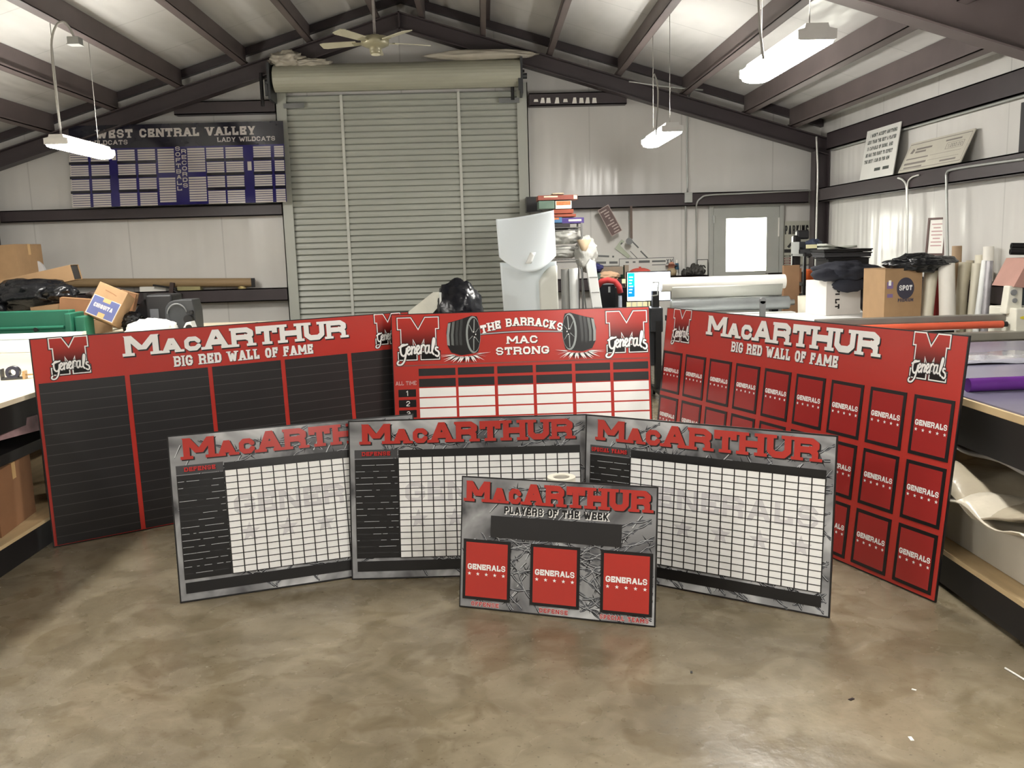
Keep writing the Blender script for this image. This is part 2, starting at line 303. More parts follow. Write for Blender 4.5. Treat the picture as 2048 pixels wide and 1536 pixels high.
def stroke(pts, w, g=0.):
    out = []
    for i in range(len(pts)-1):
        (ax, ay), (bx, by) = pts[i], pts[i+1]; L = math.hypot(bx-ax, by-ay)
        if L < 1e-9: continue
        h = w/2+g; nx, ny = -(by-ay)/L*h, (bx-ax)/L*h
        out.append([(ax+nx, ay+ny), (ax-nx, ay-ny), (bx-nx, by-ny), (bx+nx, by+ny)])
    for (jx, jy) in pts: out.append([(jx+(w/2+g)*cos(k*pi/4), jy+(w/2+g)*sin(k*pi/4)) for k in range(8)])
    return out
def smooth2(pts, n=4):
    out = []
    for i in range(len(pts)-1):
        p0, p1, p2, p3 = [Vector(pts[min(max(j, 0), len(pts)-1)]) for j in (i-1, i, i+1, i+2)]
        for k in range(n):
            t = k/n; out.append(tuple(.5*((2*p1)+(-p0+p2)*t+(2*p0-5*p1+4*p2-p3)*t*t+(-p0+3*p1-3*p2+p3)*t**3)))
    out.append(tuple(pts[-1])); return out
def star(cx, cy, r): return [(cx+(r if k % 2 == 0 else r*.42)*cos(pi/2+k*pi/5), cy+(r if k % 2 == 0 else r*.42)*sin(pi/2+k*pi/5)) for k in range(10)]
# ================================================================== the room
XL, XR, YB, YF = -6.45, 4.51, 12.0, -6.0; AX = -.97; SL = .306; ZR = 4.88
def zroof(x): return ZR-SL*abs(x-AX)
def zraf(x): return 4.389-SL*abs(x-AX)
WALLM = film_mat('wall_insulation_facing', (216, 214, 209), 'wallx'); ROOFM = film_mat('roof_insulation_facing', (212, 211, 207), 'roof')
struct('floor', MB().box((XL-.1, YF-.1, -.15), (XR+.1, YB+.1, 0)), floor_mat())
E_ = .12
back = [(XL-E_, 0), (XR+E_, 0), (XR+E_, zroof(XR)), (AX, ZR), (XL-E_, zroof(XL))]
struct('wall_back', MB().prism(back, 'y', YB, YB+E_), WALLM)
struct('wall_front', MB().prism(back, 'y', YF-E_, YF), WALLM)
struct('wall_right', MB().box((XR, YF, 0), (XR+E_, YB, zroof(XR)+.02)), WALLM)
struct('wall_left', MB().box((XL-E_, YF, 0), (XL, YB, zroof(XL)+.02)), WALLM)
rf = MB()
for x0, x1 in ((XL-E_, AX), (AX, XR+E_)): rf.prism([(x0, zroof(x0)), (x1, zroof(x1)), (x1, zroof(x1)+.1), (x0, zroof(x0)+.1)], 'y', YF-E_, YB+E_)
struct('ceiling', rf, ROOFM)
tn = [0]
def trim(mb, m, **k):
    tn[0] += 1; return struct('trim_%d' % tn[0], mb, m, **k)
def cee_x(mb, x0, x1, y, z0, z1, d=.16):      # wall girt along x, open to the back, lips
    mb.box((x0, y-d, z0), (x1, y-d+.012, z1)); mb.box((x0, y-d, z1-.012), (x1, y, z1)); mb.box((x0, y-d, z0), (x1, y, z0+.012)); return mb
def cee_y(mb, y0, y1, x, z0, z1, d=-.16):
    a, b = sorted((x+d, x)); mb.box((min(x+d, x+d+.012), y0, z0), (max(x+d, x+d+.012), y1, z1)); mb.box((a, y0, z1-.012), (b, y1, z1)); mb.box((a, y0, z0), (b, y1, z0+.012)); return mb
def rafter(y, depth, fl=.18):
    mb = MB()
    for x0, x1 in ((XL+.02, AX), (AX, XR-.02)):
        a, b = zraf(x0), zraf(x1)
        mb.prism([(x0, a), (x1, b), (x1, b+.014), (x0, a+.014)], 'y', y-fl/2, y+fl/2)
        mb.prism([(x0, a+.014), (x1, b+.014), (x1, b+depth-.014), (x0, a+depth-.014)], 'y', y-.006, y+.006)
        mb.prism([(x0, a+depth-.014), (x1, b+depth-.014), (x1, b+depth), (x0, a+depth)], 'y', y-fl/2, y+fl/2)
    mb.box((AX-.01, y-fl/2, 4.36), (AX+.01, y+fl/2, 4.39+depth)); return mb
trim(rafter(11.72, .21), PRIMERD); trim(rafter(6.5, .48), PRIMER); trim(rafter(1.3, .48), PRIMER); trim(rafter(-3.9, .48), PRIMER)
for y in (11.72, 6.5, 1.3, -3.9):
    for x0, x1 in ((4.31, XR-.01), (XL+.01, XL+.21)):
        mb = MB(); z = zraf(x0 if x0 > 0 else x1)+.05
        mb.box((x0, y-.08, 0), (x0+.012, y+.08, z)); mb.box((x1-.012, y-.08, 0), (x1, y+.08, z)); mb.box((x0+.012, y-.005, 0), (x1-.012, y+.005, z)); trim(mb, PRIMERD)
# rake angle along the end wall, ridge strut
mb = MB()
for x0, x1 in ((XL+.01, AX), (AX, XR-.01)): mb.prism([(x0, zroof(x0)-.10), (x1, zroof(x1)-.10), (x1, zroof(x1)-.004), (x0, zroof(x0)-.004)], 'y', YB-.1, YB-.002)
trim(mb, PRIMERD)
# purlins: zed sections from end wall to end wall
PX = [-5.45, -4.62, -3.79, -2.96, -2.13, -1.28, -.66, .10, .93, 1.80, 2.64, 3.45, 4.05]
for x in PX:
    s = 1 if x > AX else -1; zt = zroof(x)-.006; zb = zt-.262; mb = MB(); k = SL*s
    def q(dx, z): return (x+dx, z-k*dx)
    mb.prism([q(-.005, zb), q(.005, zb), q(.005, zt), q(-.005, zt)], 'y', YF+.01, YB-.11)
    mb.prism([q(0, zt-.01), q(.065*s, zt-.01), q(.065*s, zt), q(0, zt)][::s], 'y', YF+.01, YB-.11)
    mb.prism([q(-.065*s, zb), q(0, zb), q(0, zb+.01), q(-.065*s, zb+.01)][::s], 'y', YF+.01, YB-.11)
    mb.prism([q(-.065*s, zb), q(-.055*s, zb), q(-.055*s, zb+.03), q(-.065*s, zb+.03)][::s], 'y', YF+.01, YB-.11)
    trim(mb, PRIMER)
# girts
for a in ((XL+.22, -2.62, 2.16, 2.31), (XL+.22, -2.62, 1.05, 1.22), (.64, 4.3, 2.13, 2.30), (-3.9, -2.62, 3.45, 3.61), (.64, 1.9, 3.45, 3.61), (.64, 2.98, 1.05, 1.22), (3.78, 4.3, 1.05, 1.22)):
    trim(cee_x(MB(), a[0], a[1], YB-.005, a[2], a[3]), PRIMERD)
for y0, y1 in ((6.6, 11.6), (1.4, 6.4), (-3.8, 1.2)):
    trim(cee_y(MB(), y0, y1, XR-.005, 2.13, 2.30), PRIMERD); trim(cee_y(MB(), y0, y1, XR-.005, 1.05, 1.22), PRIMERD)
    trim(cee_y(MB(), y0, y1, XR-.005, 2.78, 2.99, -.07), PRIMERD)
    trim(cee_y(MB(), y0, y1, XL+.005, 2.13, 2.30, .16), PRIMERD)
# roll-up door
dr = thing('door_1', None, None); dr['kind'] = 'structure'
X0, X1, YD, ZT = -2.49, .49, 11.93, 3.66; mb = MB(); n = 47; zz = 0.; prof = []
sl = ZT/n
for i in range(n):
    z = i*sl; prof += [(YD-.008, z), (YD-.026, z+sl*.10), (YD-.022, z+sl*.22), (YD-.016, z+sl*.55), (YD-.014, z+sl*.82), (YD+.016, z+sl*.86), (YD+.016, z+sl*.97)]
prof.append((YD, ZT)); vs = [(x, y, z) for x in (X0, X1) for y, z in prof]; k = len(prof)
mb.add(vs, [(i, k+i, k+i+1, i+1) for i in range(k-1)]); mb.build('door_curtain', DOORG, dr)
for px0, px1 in ((680, 697), (917, 925)):
    a = at(px0, 182, Y=YD-.03); b = at(px1, 450, Y=YD-.03); xm = (a.x+b.x)/2; MB().box((xm-.018, YD-.034, .02), (xm+.018, YD-.023, ZT)).build('wind_strap', mat('strap_light_grey', (196, 198, 190), .5), dr)
for x0, x1 in ((X0-.13, X0+.01), (X1-.01, X1+.13)):
    MB().box((x0, YD-.06, 0), (x1, YD-.05, 3.75)).box((x0 if x0 < -1 else x1-.012, YD-.06, 0), (x0+.012 if x0 < -1 else x1, YD+.06, 3.75)).box((x0, YD+.03, 0), (x1, YD+.04, 3.75)).build('guide_rail', DOORG, dr)
hd = [(YD-.23+.23*cos(t), 3.82+.18*sin(t)) for t in [pi*1.36*i/20 for i in range(21)]]+[(YD, 3.70)]
MB().prism(hd, 'x', X0-.06, X1+.03).build('hood', HOODG, dr, smooth=False)
for x in (X0-.10, X1+.06):
    b = MB().box((x-.03, YD-.42, 3.56), (x, YD, 4.0)).cyl((x-.10, YD-.23, 3.80), (x+.06, YD-.23, 3.80), .035).box((x-.06, YD-.44, 3.60), (x-.03, YD-.40, 3.74)).build('end_bracket', DGREY, dr)
    MB().cyl((x-.17, YD-.23, 3.86), (x+.03, YD-.23, 3.86), .018).cyl((x-.13, YD-.3, 3.50), (x-.13, YD-.3, 3.9), .022).build('chain_shaft', STEELB, dr)
for x in (X0-.02, X1-.24): MB().box((x, YD-.085, 3.50), (x+.26, YD-.065, 3.56)).build('top_stop', GREYPL, dr)
# white sheeting pushed up between hood and rafters
c = MB()
c.blob((-2.38, 11.62, 4.05), (.20, .11, .09), .4, 3.4, 3).blob((-2.08, 11.62, 4.0), (.22, .09, .05), .35, 3.4, 5)
tag(c.build('plastic_sheeting', mat('milky_sheeting', (172, 166, 152), .35, var=.1)), 'crumpled milky plastic sheeting bunched on the left end of the roll-up door hood', 'plastic sheeting')
c = MB().blob((.05, 11.62, 4.05), (.62, .1, .06), .25, 1.6, 9)
tag(c.build('plastic_sheeting', MATS['milky_sheeting']), 'long ridge of milky plastic sheeting lying on the right end of the roll-up door hood', 'plastic sheeting')
# walk door
dr = thing('door_2', None, None); dr['kind'] = 'structure'; DG2 = mat('walk_door_grey', (168, 170, 164), .4, var=.03)
x0, x1, zt = 3.01, 4.015, 2.155; yf = YB-.06
MB().box((x0, yf, 0), (x0+.055, YB, zt)).box((x1-.055, yf, 0), (x1, YB, zt)).box((x0+.055, yf, zt-.055), (x1-.055, YB, zt)).build('door_frame', DG2, dr, bevel=.004)
wx0, wx1, wz0, wz1 = 3.24, 3.787, 1.25, 1.955; y0 = YB-.045
MB().box((x0+.06, y0, .01), (wx0, YB-.01, zt-.06)).box((wx1, y0, .01), (x1-.06, YB-.01, zt-.06)).box((wx0, y0, .01), (wx1, YB-.01, wz0)).box((wx0, y0, wz1), (wx1, YB-.01, zt-.06)).build('door_leaf', DG2, dr)
MB().box((wx0, YB-.03, wz0), (wx1, YB-.02, wz1)).build('window_pane', mat('daylit_pane', (255, 255, 240), .2, emit=5.0, var=.02), dr)
for z in (1.95, 1.1, .25): MB().cyl((x0+.06, yf-.008, z-.05), (x0+.06, yf-.008, z+.05), .012).build('hinge', GALV, dr)
MB().cyl((x1-.12, y0-.05, 1.0), (x1-.12, y0, 1.0), .03).build('door_knob', GALV, dr)
MB().box((x1-.075, y0-.012, 1.7), (x1-.06, y0, 1.95)).build('strike_strip', PAPER, dr)
# ================================================================== sign boards
def board(x, y, a, l, W, H, label, facem, extra_mats=(), edge=.006, group=None):
    t = thing('sign_board', label, 'sign', (x, y, .003), (-l, 0, a), group)
    mb = MB().box((0, 0, 0), (W, .010, H), 1); put(mb, [rect(edge, edge, W-edge, H-edge)], .0005, 0)
    return t, mb
def logo(t, u0, v0, w, h, flip=False):
    """block capital with red to black fade, white keyline and a script word across its foot"""
    P = [(0, 1), (0, .74), (.08, .74), (.08, .17), (0, .17), (0, 0), (.44, 0), (.44, .17), (.36, .17), (.36, .50), (.5, .22), (.64, .50), (.64, .17), (.56, .17), (.56, 0), (1, 0), (1, .17), (.92, .17), (.92, .74), (1, .74), (1, 1), (.68, 1), (.5, .70), (.32, 1)]
    lh = h*.88; o = bpy.data.objects.new('x', None)
    P = [(p[0]*w, h*.12+p[1]*lh) for p in P]
    mb = MB(); put(mb, [offs(P, .011)], 0, 0); put(mb, [offs(P, .006)], .0004, 1); put(mb, [P], .0008, 2)
    s = [[(.17, .36), (.09, .36), (.05, .28), (.06, .14), (.12, .09), (.18, .15), (.20, .27)], [(.18, .14), (.14, -.02), (.07, -.11), (-.01, -.12), (-.04, -.08), (-.01, -.03)], [(.02, .30), (.12, .34), (.22, .37)],
         [(.20, .18), (.28, .25), (.27, .31), (.23, .29), (.21, .19), (.25, .12), (.31, .18)], [(.33, .31), (.32, .13)], [(.32, .22), (.38, .31), (.41, .27), (.39, .15), (.44, .17)], [(.45, .20), (.51, .27), (.50, .33), (.46, .31), (.45, .2), (.49, .13), (.54, .2)],
         [(.57, .33), (.55, .14)], [(.56, .26), (.61, .35), (.65, .32)], [(.73, .33), (.68, .31), (.66, .2), (.69, .14), (.74, .2), (.76, .33), (.75, .18), (.79, .15)], [(.82, .17), (.88, .34), (.90, .47), (.87, .49), (.84, .33), (.83, .17), (.87, .11)], [(.97, .27), (.93, .28), (.92, .22), (.98, .18), (1.0, .11), (.96, .06), (.91, .09)]]
    s = [smooth2([(p[0]*w, h*.12+p[1]*lh) for p in q], 3) for q in s]
    for q in s: put(mb, stroke(q, .0085*w/.2, .0045), .0012, 0)
    for q in s: put(mb, stroke(q, .0085*w/.2), .0017, 1)
    ob = mb.build('logo', [BLACK, WHITE, grad_mat('logo_fade', (h*.12, h), [(0, (14, 12, 12)), (.28, (14, 12, 12)), (.72, (164, 50, 44)), (1, (182, 56, 48))]) if 'logo_fade_%.2f' % h not in MATS else MATS['logo_fade_%.2f' % h]], t)
    MATS.setdefault('logo_fade_%.2f' % h, ob.data.materials[2]); ob.location = (u0, -.0008, v0); ob['label'] = 'red and black letter M logo with white script'
    return ob
def header(t, u0, u1, v0, h, main, back=BLACK, sh=(.006, -.007), g=.002):
    W = u1-u0; P = text('MACARTHUR', u0, v0, h, W, t=.29, slab=True, gap=.10, small=[1, 2], smallh=.73)
    mb = MB(); put(mb, [[(a+sh[0], b+sh[1]) for a, b in p] for p in text('MACARTHUR', u0, v0, h, W, t=.29, g=g, slab=True, gap=.10, small=[1, 2], smallh=.73)], .0020, 0); put(mb, P, .0026, 1)
    return mb.build('title_lettering', [back, main], t)
def lettering(t, s, u0, v0, h, w, m, tk=.2, slab=True, back=None, sh=(.003, -.003), g=.001, y=.0012, name='lettering', gap=.16, **k):
    mb = MB(); 
    if back is not None: put(mb, [[(a+sh[0], b+sh[1]) for a, b in p] for p in text(s, u0, v0, h, w, t=tk, g=g, slab=slab, gap=gap, **k)], y, 0)
    put(mb, text(s, u0, v0, h, w, t=tk, slab=slab, gap=gap, **k), y+.0006, 1)
    return mb.build(name, [back or BLACK, m], t)
def plate_mesh(w, h, fr=.017):
    mb = MB().box((0, -.0035, 0), (w, -.0006, h), 0); put(mb, [rect(fr, fr, w-fr, h-fr)], .004, 1)
    put(mb, text('GENERALS', w*.1, h*.50, h*.095, w*.80, t=.24, gap=.1), .0046, 2)
    put(mb, [star(w*(.14+.18*k), h*.43, h*.033) for k in range(5)], .0046, 2)
    return mb
def wires(mb, W, H, y, seed, keep=None, dens=1.):
    """printed strands of twisted barbed wire and bright scratches"""
    rnd = random.Random(seed)
    for _ in range(int(30*dens*W)):
        u, v = rnd.uniform(.02, W-.06), rnd.uniform(.02, H-.07); L = rnd.uniform(.03, .075); a = rnd.uniform(.75, 1.05)
        p, q = (u, v), (u+L*cos(a), v+L*sin(a)); w = .005
        if q[0] > W-.01 or q[1] > H-.01: continue
        put(mb, [[(p[0]+.004, p[1]-.004), (q[0]+.004, q[1]-.004), (q[0]+.002, q[1]-.001), (p[0]+.001, p[1])]], y, 3); put(mb, [[p, (p[0]+w, p[1]-.001), q, (q[0]-w, q[1]-.001)]], y+.0002, 2)
    for _ in range(int(26*dens*W)+2):
        u, v = rnd.uniform(0, W-.1), rnd.uniform(.02, H-.05); a = rnd.choice([rnd.uniform(-.35, .35), rnd.uniform(.3, .8), rnd.uniform(-1.1, -.6)]); L = rnd.uniform(.3, .6); n = int(L/.016)
        pts = []
        for i in range(n+1):
            s = L*i/n; x = u+s*cos(a)+.012*sin(7*s/L+seed); z = v+s*sin(a)+.012*sin(5*s/L+u*9)
            if .008 < x < W-.012 and .008 < z < H-.012: pts.append((x, z))
        if len(pts) < 4: continue
        for ph, mm in ((0, 3), (pi, 4)):
            q = [(x, z+.005*sin(i*1.15+ph)) for i, (x, z) in enumerate(pts)]; put(mb, stroke(q, .0075), y+.0004+(.0001 if ph else 0), mm)
        put(mb, stroke([(x+.001, z+.002+.005*sin(i*1.15)) for i, (x, z) in enumerate(pts)], .002), y+.0007, 2)
        for j in range(3, len(pts)-2, 8):
            x, z = pts[j]
            for k in range(5):
                b = rnd.uniform(0, 2*pi); l = rnd.uniform(.018, .036); q = (x+l*cos(b), z+l*sin(b))
                if .004 < q[0] < W-.006 and .004 < q[1] < H-.006: put(mb, [[(x-.0034*sin(b), z+.0034*cos(b)), (x+.0034*sin(b), z-.0034*cos(b)), q]], y+.0006, 3)
METALP = lambda nm: print_mat(nm, [(.3, (78, 78, 80)), (.42, (122, 122, 124)), (.58, (158, 159, 160)), (.7, (200, 201, 202))], 3.2)
# ---- A: big red board, empty black columns
t, mb = board(-2.5696, 5.0532, .57986, .0556, 2.44, 1.22, 'large red MacArthur Big Red Wall of Fame board with five empty black columns', RED)
cols = ((.022, .485), (.513, .980), (1.007, 1.458), (1.487, 1.938), (1.967, 2.420))
mb.build('panel', [RED, BLACK], t)
header(t, .503, 1.944, 1.073, .121, WHITE); lettering(t, 'BIG RED WALL OF FAME', .779, .983, .065, .912, WHITE, .23, back=BLACK)
logo(t, .100, .975, .198, .236); logo(t, 2.168, .975, .198, .236)
for a, b in cols:
    m = MB().box((a, -.0025, .010), (b, -.0005, .960), 0)
    for k in range(1, 16): put(m, [rect(a+.001, .960-k*.0603, b-.001, .960-k*.0603+.0035)], .003, 1)
    m.build('name_column', [CHARC, LINEG], t)
# ---- C: big red board with photo plates
t, mb = board(1.12643, 6.06203, -1.20543, .10949, 2.44, 1.22, 'large red MacArthur Big Red Wall of Fame board with rows of black-framed plates', RED)
mb.build('panel', [RED, BLACK], t)
header(t, .497, 1.935, 1.073, .121, WHITE); lettering(t, 'BIG RED WALL OF FAME', .760, .988, .062, .908, WHITE, .23, back=BLACK)
logo(t, .096, .975, .198, .236); logo(t, 2.144, .975, .198, .236)
pm = plate_mesh(.226, .281).build('photo_plate', [BLACK, DRED, WHITE], t); first = True
for j, v in enumerate((.643, .333, .024)):
    for i in range(9):
        o = pm if first else pm.copy()
        if not first: COL.objects.link(o)
        o.parent = t; first = False; o.location = (.012+.2718*i, -.0008, v)
# ---- B: weight-room record board
t, mb = board(-.677, 6.147, .008, .124, 1.84, 1.22, 'red The Barracks MAC Strong record board with barbell picture and white grid', RED)
put(mb, [rect(.02, .849, 1.82, .8505), rect(.02, .8555, 1.82, .857)], .0012, 2)
for k in range(150): put(mb, [[(.02+k*.012, .853), (.026+k*.012, .858), (.032+k*.012, .853), (.026+k*.012, .848)]], .0014, 2)
mb.build('panel', [RED, BLACK, mat('rust_grey_print', (128, 80, 74), .4)], t)
logo(t, .047, .856, .285, .333); logo(t, 1.532, .862, .283, .326)
gb = MB(); GX = ((.183, .443), (.461, .718), (.741, .993), (1.016, 1.272), (1.297, 1.546), (1.569, 1.821)); rows = [(.777, .829), (.699, .757)]+[(.628-.0733*k, .691-.0733*k) for k in range(9)]
for a, b in GX:
    for k, (v0, v1) in enumerate(rows): put(gb, [rect(a, v0, b, v1)], .0012, 1 if k < 2 else 0)
for k in range(9): put(gb, [rect(.035, .632-.0733*k, .159, .685-.0733*k)], .0012, 2)
gb.build('record_grid', [CELL, CHARC, BLACK], t)
for k in range(9): 
    if k < 5: lettering(t, '12345'[k] if k != 3 else '1', .088, .640-.0733*k, .036, .02 if k in (0, 3) else .026, WHITE, .13, slab=False, name='row_number') if k < 3 else None
lettering(t, 'ALL TIME', .018, .716, .028, .146, mat('pink_white_print', (214, 176, 172), .3), .13, slab=False)
# arched title
arc = MB(); s = 'THE BARRACKS'; ws = [GL[c][0] if c != ' ' else .45 for c in s]; k = .585/(sum(ws)+.16*11); cx = 0
for ch, w in zip(s, ws):
    w *= k; um = cx+w/2; th = (um-.2925)*.62; T = lambda p, um=um, th=th: (.632+um+(p[0]-um)*cos(th)+(p[1])*sin(th)*1, 1.142-(um-.2925)**2*.62-(p[0]-um)*sin(th)+p[1]*cos(th))
    if ch != ' ':
        put(arc, [[(a+.003, b-.003) for a, b in map(T, p)] for p in glyph(ch, cx, -.03, w, .058, .0155, .001, True)], .0012, 0); put(arc, [[T(p_) for p_ in p] for p in glyph(ch, cx, -.03, w, .058, .0135, 0, True)], .0018, 1)
    cx += w+.16*k
arc.build('title_lettering', [BLACK, WHITE], t)
lettering(t, 'MAC', .816, .986, .053, .218, WHITE, .24, back=BLACK, name='title_lettering'); lettering(t, 'STRONG', .736, .908, .054, .378, WHITE, .24, back=BLACK, name='title_lettering')
bb = MB(); bar = [(x, 1.058+.012*sin((x-.6)/.66*pi)) for x in [.60+.66*i/16 for i in range(17)]]
put(bb, stroke(bar, .015), .0012, 0); put(bb, stroke(bar, .007), .0016, 5)
def tyre(cx, s):
    def q(P): return [(cx+s*a, b) for a, b in P]
    def ell(x, z, rx, rz, n=24): return [(x+rx*cos(2*pi*k/n), z+rz*sin(2*pi*k/n)) for k in range(n)]
    body = [(-.165, 1.150)]+[(-.165+.165*k/8, 1.150+.044*(k/8)**1.2) for k in range(1, 9)]+[(.03+.025*sin(pi*k/10), 1.060+.134*cos(pi*k/10)) for k in range(1, 10)]+[(.0, .925), (-.08, .915), (-.150, .935), (-.178, .99), (-.182, 1.08)]
    put(bb, [q(body)], .0020, 0)
    for k, (u, mm) in enumerate(((-.168, 2), (-.138, 6), (-.108, 1), (-.080, 1))):
        put(bb, [q([(u, 1.143+k*.008), (u+.019, 1.147+k*.008), (u+.006, 1.06), (u+.008, .985), (u-.010, .990), (u-.012, 1.06)])], .0024, mm)
    put(bb, [q(ell(.008, 1.058, .052, .132))], .0028, 2); put(bb, [q(ell(.014, 1.058, .044, .120))], .0031, 0)
    for a in (80, 140, 200, 265, 330, 25):
        c, d = cos(R(a)), sin(R(a)); put(bb, [q([(.012+.004*d, 1.058-.004*c), (.012+.040*c+.003*d, 1.058+.112*d), (.012+.040*c-.003*d, 1.058+.112*d), (.012-.004*d, 1.058+.004*c)])], .0034, 2)
    put(bb, [q(ell(.014, 1.058, .012, .028, 10))], .0037, 0)
    for a, b in ((.012, 1.078), (.016, 1.040), (.026, 1.06)): put(bb, [q(ell(a, b, .004, .006, 8))], .0040, 3)
    rnd = random.Random(int(cx*100))
    for k in range(26):
        a = R(-178+176*k/25); l = rnd.uniform(.05, .085)*(1 if .3 < -sin(a) else 1.2); x0 = -.06+.085*cos(a); z0 = .925+.018*sin(a)
        x1 = -.06+(.10+l)*cos(a); z1 = .935+(.02+l)*sin(a); x1, z1 = x1, max(z1, .862)
        put(bb, [q([(x0, z0), (x0+.022, z0-.004), (x1, z1)])], .0044, 3 if k % 3 else 0)
tyre(.570, 1); tyre(1.272, -1)
bb.build('barbell_picture', [BLACK, mat('graphite_print', (62, 64, 64), .25), mat('silver_print', (150, 156, 154), .25), WHITE, RED, SHINE, mat('mid_grey_print', (104, 108, 106), .25)], t)
# ---- D, E, F: grey position boards
def grid_board(x, y, a, l, label, word, seed):
    W, H = 1.2264, .8118; t, mb = board(x, y, a, l, W, H, label, None, edge=.007)
    wires(mb, W, H, .0006, seed, dens=1.7)
    put(mb, [rect(.254, .612, 1.186, .655), rect(.030, .107, .25, .612), rect(.032, .040, 1.188, .092)], .0022, 1)
    put(mb, [rect(.030, .616, .25, .660)], .0021, 5)
    rnd = random.Random(seed)
    for k in range(15):
        v = .612-.0319*(k+1); u = .034
        while u < .245:
            l_ = rnd.uniform(.01, .09); put(mb, [rect(u, v, min(u+l_, .247), v+.0022)], .0026, 2 if rnd.random() < .7 else 5); u += l_+rnd.uniform(.0, .03)
    mb.build('panel', [METALP('grey_metal_print_%d' % seed), BLACK, SHINE, mat('wire_dark_print', (42, 42, 46), .25), mat('wire_mid_print', (92, 94, 98), .25), GREY2], t)
    g = MB().box((.2525, -.0034, .1065), (1.186, -.0006, .618), 0)
    put(g, text('GENERALS', .285, .388, .100, .875, t=.24, gap=.12), .0038, 2)
    put(g, [star(.350+.185*k, .300, .052) for k in range(5)], .0038, 2)
    for k in range(17): put(g, [rect(.2535+k*.0582-.0026, .1065, .2535+k*.0582+.0026, .617)], .0044, 1)
    for k in range(17): put(g, [rect(.2525, .1070+k*.0319-.0019, 1.186, .1070+k*.0319+.0019)], .0046, 1)
    g.build('name_grid', [CELL, BLACK, WMARK], t)
    header(t, .070, 1.152, .688, .103, RED, sh=(.006, -.005), g=.001)
    w = .145 if len(word) < 9 else .195
    lettering(t, word, .068 if len(word) < 9 else .038, .629, .021, w, mat('dull_red_print', (188, 40, 38), .3), .24, back=BLACK, sh=(.002, -.002), y=.0036)
    return t
grid_board(-1.52766, 4.12826, .31013, .190, 'grey barbed-wire MacArthur grid board on the left, headed Defense in red', 'DEFENSE', 3)
grid_board(-.73303, 4.35064, -.0253, .182, 'grey barbed-wire MacArthur grid board in the middle, half covered by the small board', 'DEFENSE', 8)
grid_board(.44928, 4.34881, -.59404, .08066, 'grey barbed-wire MacArthur grid board on the right, headed Special Teams in red', 'SPECIAL TEAMS', 14)
# ---- G: small front board
t, mb = board(-.17370, 3.95427, -.34731, .1593, .9182, .6122, 'small grey MacArthur Players of the Week board with three red plates, in front', None, edge=.006)
wires(mb, .9182, .6122, .0006, 22, dens=1.9); mb.build('panel', [METALP('grey_metal_print_g'), BLACK, SHINE, MATS['wire_dark_print'], MATS['wire_mid_print']], t)
header(t, .026, .888, .497, .095, RED, sh=(.006, -.004), g=.001)
lettering(t, 'PLAYERS OF THE WEEK', .214, .450, .034, .488, BLACK, .22, slab=False, back=WHITE, sh=(.0035, -.0025), g=.0015, y=.0030)
MB().box((.150, -.0042, .337), (.762, -.0024, .437)).build('blank_strip', CHARC, t)
pm = plate_mesh(.231, .279, .0135).build('photo_plate', [BLACK, RED, WHITE], t)
for k, (u, v) in enumerate(((.018, .042), (.345, .043), (.672, .041))):
    o = pm if k == 0 else pm.copy()
    if k: COL.objects.link(o)
    o.parent = t; o.location = (u, -.0018, v)
PINK = mat('pale_outline_print', (206, 190, 188), .3)
for s, u, v, w in (('OFFENSE', .062, .013, .134), ('DEFENSE', .392, .014, .132), ('SPECIAL TEAMS', .672, .014, .216)): lettering(t, s, u, v, .019, w, MATS['dull_red_print'], .2, back=PINK, sh=(0, 0), g=.0018, gap=.3, y=.0034)
# ================================================================== lamps, cords, fan
LAMPW = mat('lamp_housing_white', (225, 225, 222), .4); DIFF = mat('lit_diffuser', (255, 251, 244), .4, emit=LAMP_STRENGTH, var=.0)
CORD = mat('grey_cord', (150, 148, 142), .6)
def lamp(x, y0, z, label, L=1.10):
    t = thing('fluorescent_lamp', label, 'lamp', (x, y0, z), group='fluorescent shop lamps hanging in two rows')
    MB().prism([(-.07, .055), (.07, .055), (.06, .085), (-.06, .085)], 'y', 0, L).prism([(-.105, 0), (-.09, -.005), (.09, -.005), (.105, 0), (.105, .05), (.06, .06), (-.06, .06), (-.105, .05)], 'y', -.012, .0).prism([(-.105, 0), (-.09, -.005), (.09, -.005), (.105, 0), (.105, .05), (.06, .06), (-.06, .06), (-.105, .05)], 'y', L, L+.012).build('housing', LAMPW, t)
    p = [(-.10, .045), (-.102, .01), (-.085, -.022), (-.045, -.034), (0, -.036), (.045, -.034), (.085, -.022), (.102, .01), (.10, .045), (.06, .056), (-.06, .056)]
    MB().prism(p, 'y', .001, L-.001).build('diffuser', DIFF, t, smooth=False)
    zr = zroof(x)-z-.03
    for yy in (.12, L-.12): MB().tube([(0, yy, .08), (0, yy, zr)], .0035, 6).build('hanging_chain', CORD, t)
    return t
L1 = lamp(1.83, 4.96, 2.72, 'bright fluorescent lamp hanging at upper right, largest and nearest to the camera')
L2 = lamp(1.85, 8.78, 2.72, 'small fluorescent lamp hanging right of the roll-up door, farther back')
L3 = lamp(-3.80, 8.30, 2.69, 'fluorescent lamp hanging at upper left in front of the blue West Central Valley board', 1.02)
for x, y in ((1.85, 1.1), (1.85, -2.5), (-3.8, 4.65), (-3.8, 1.1), (-3.8, -2.5)): lamp(x, y, 2.72, 'fluorescent shop lamp hanging in the unseen front half of the shed')
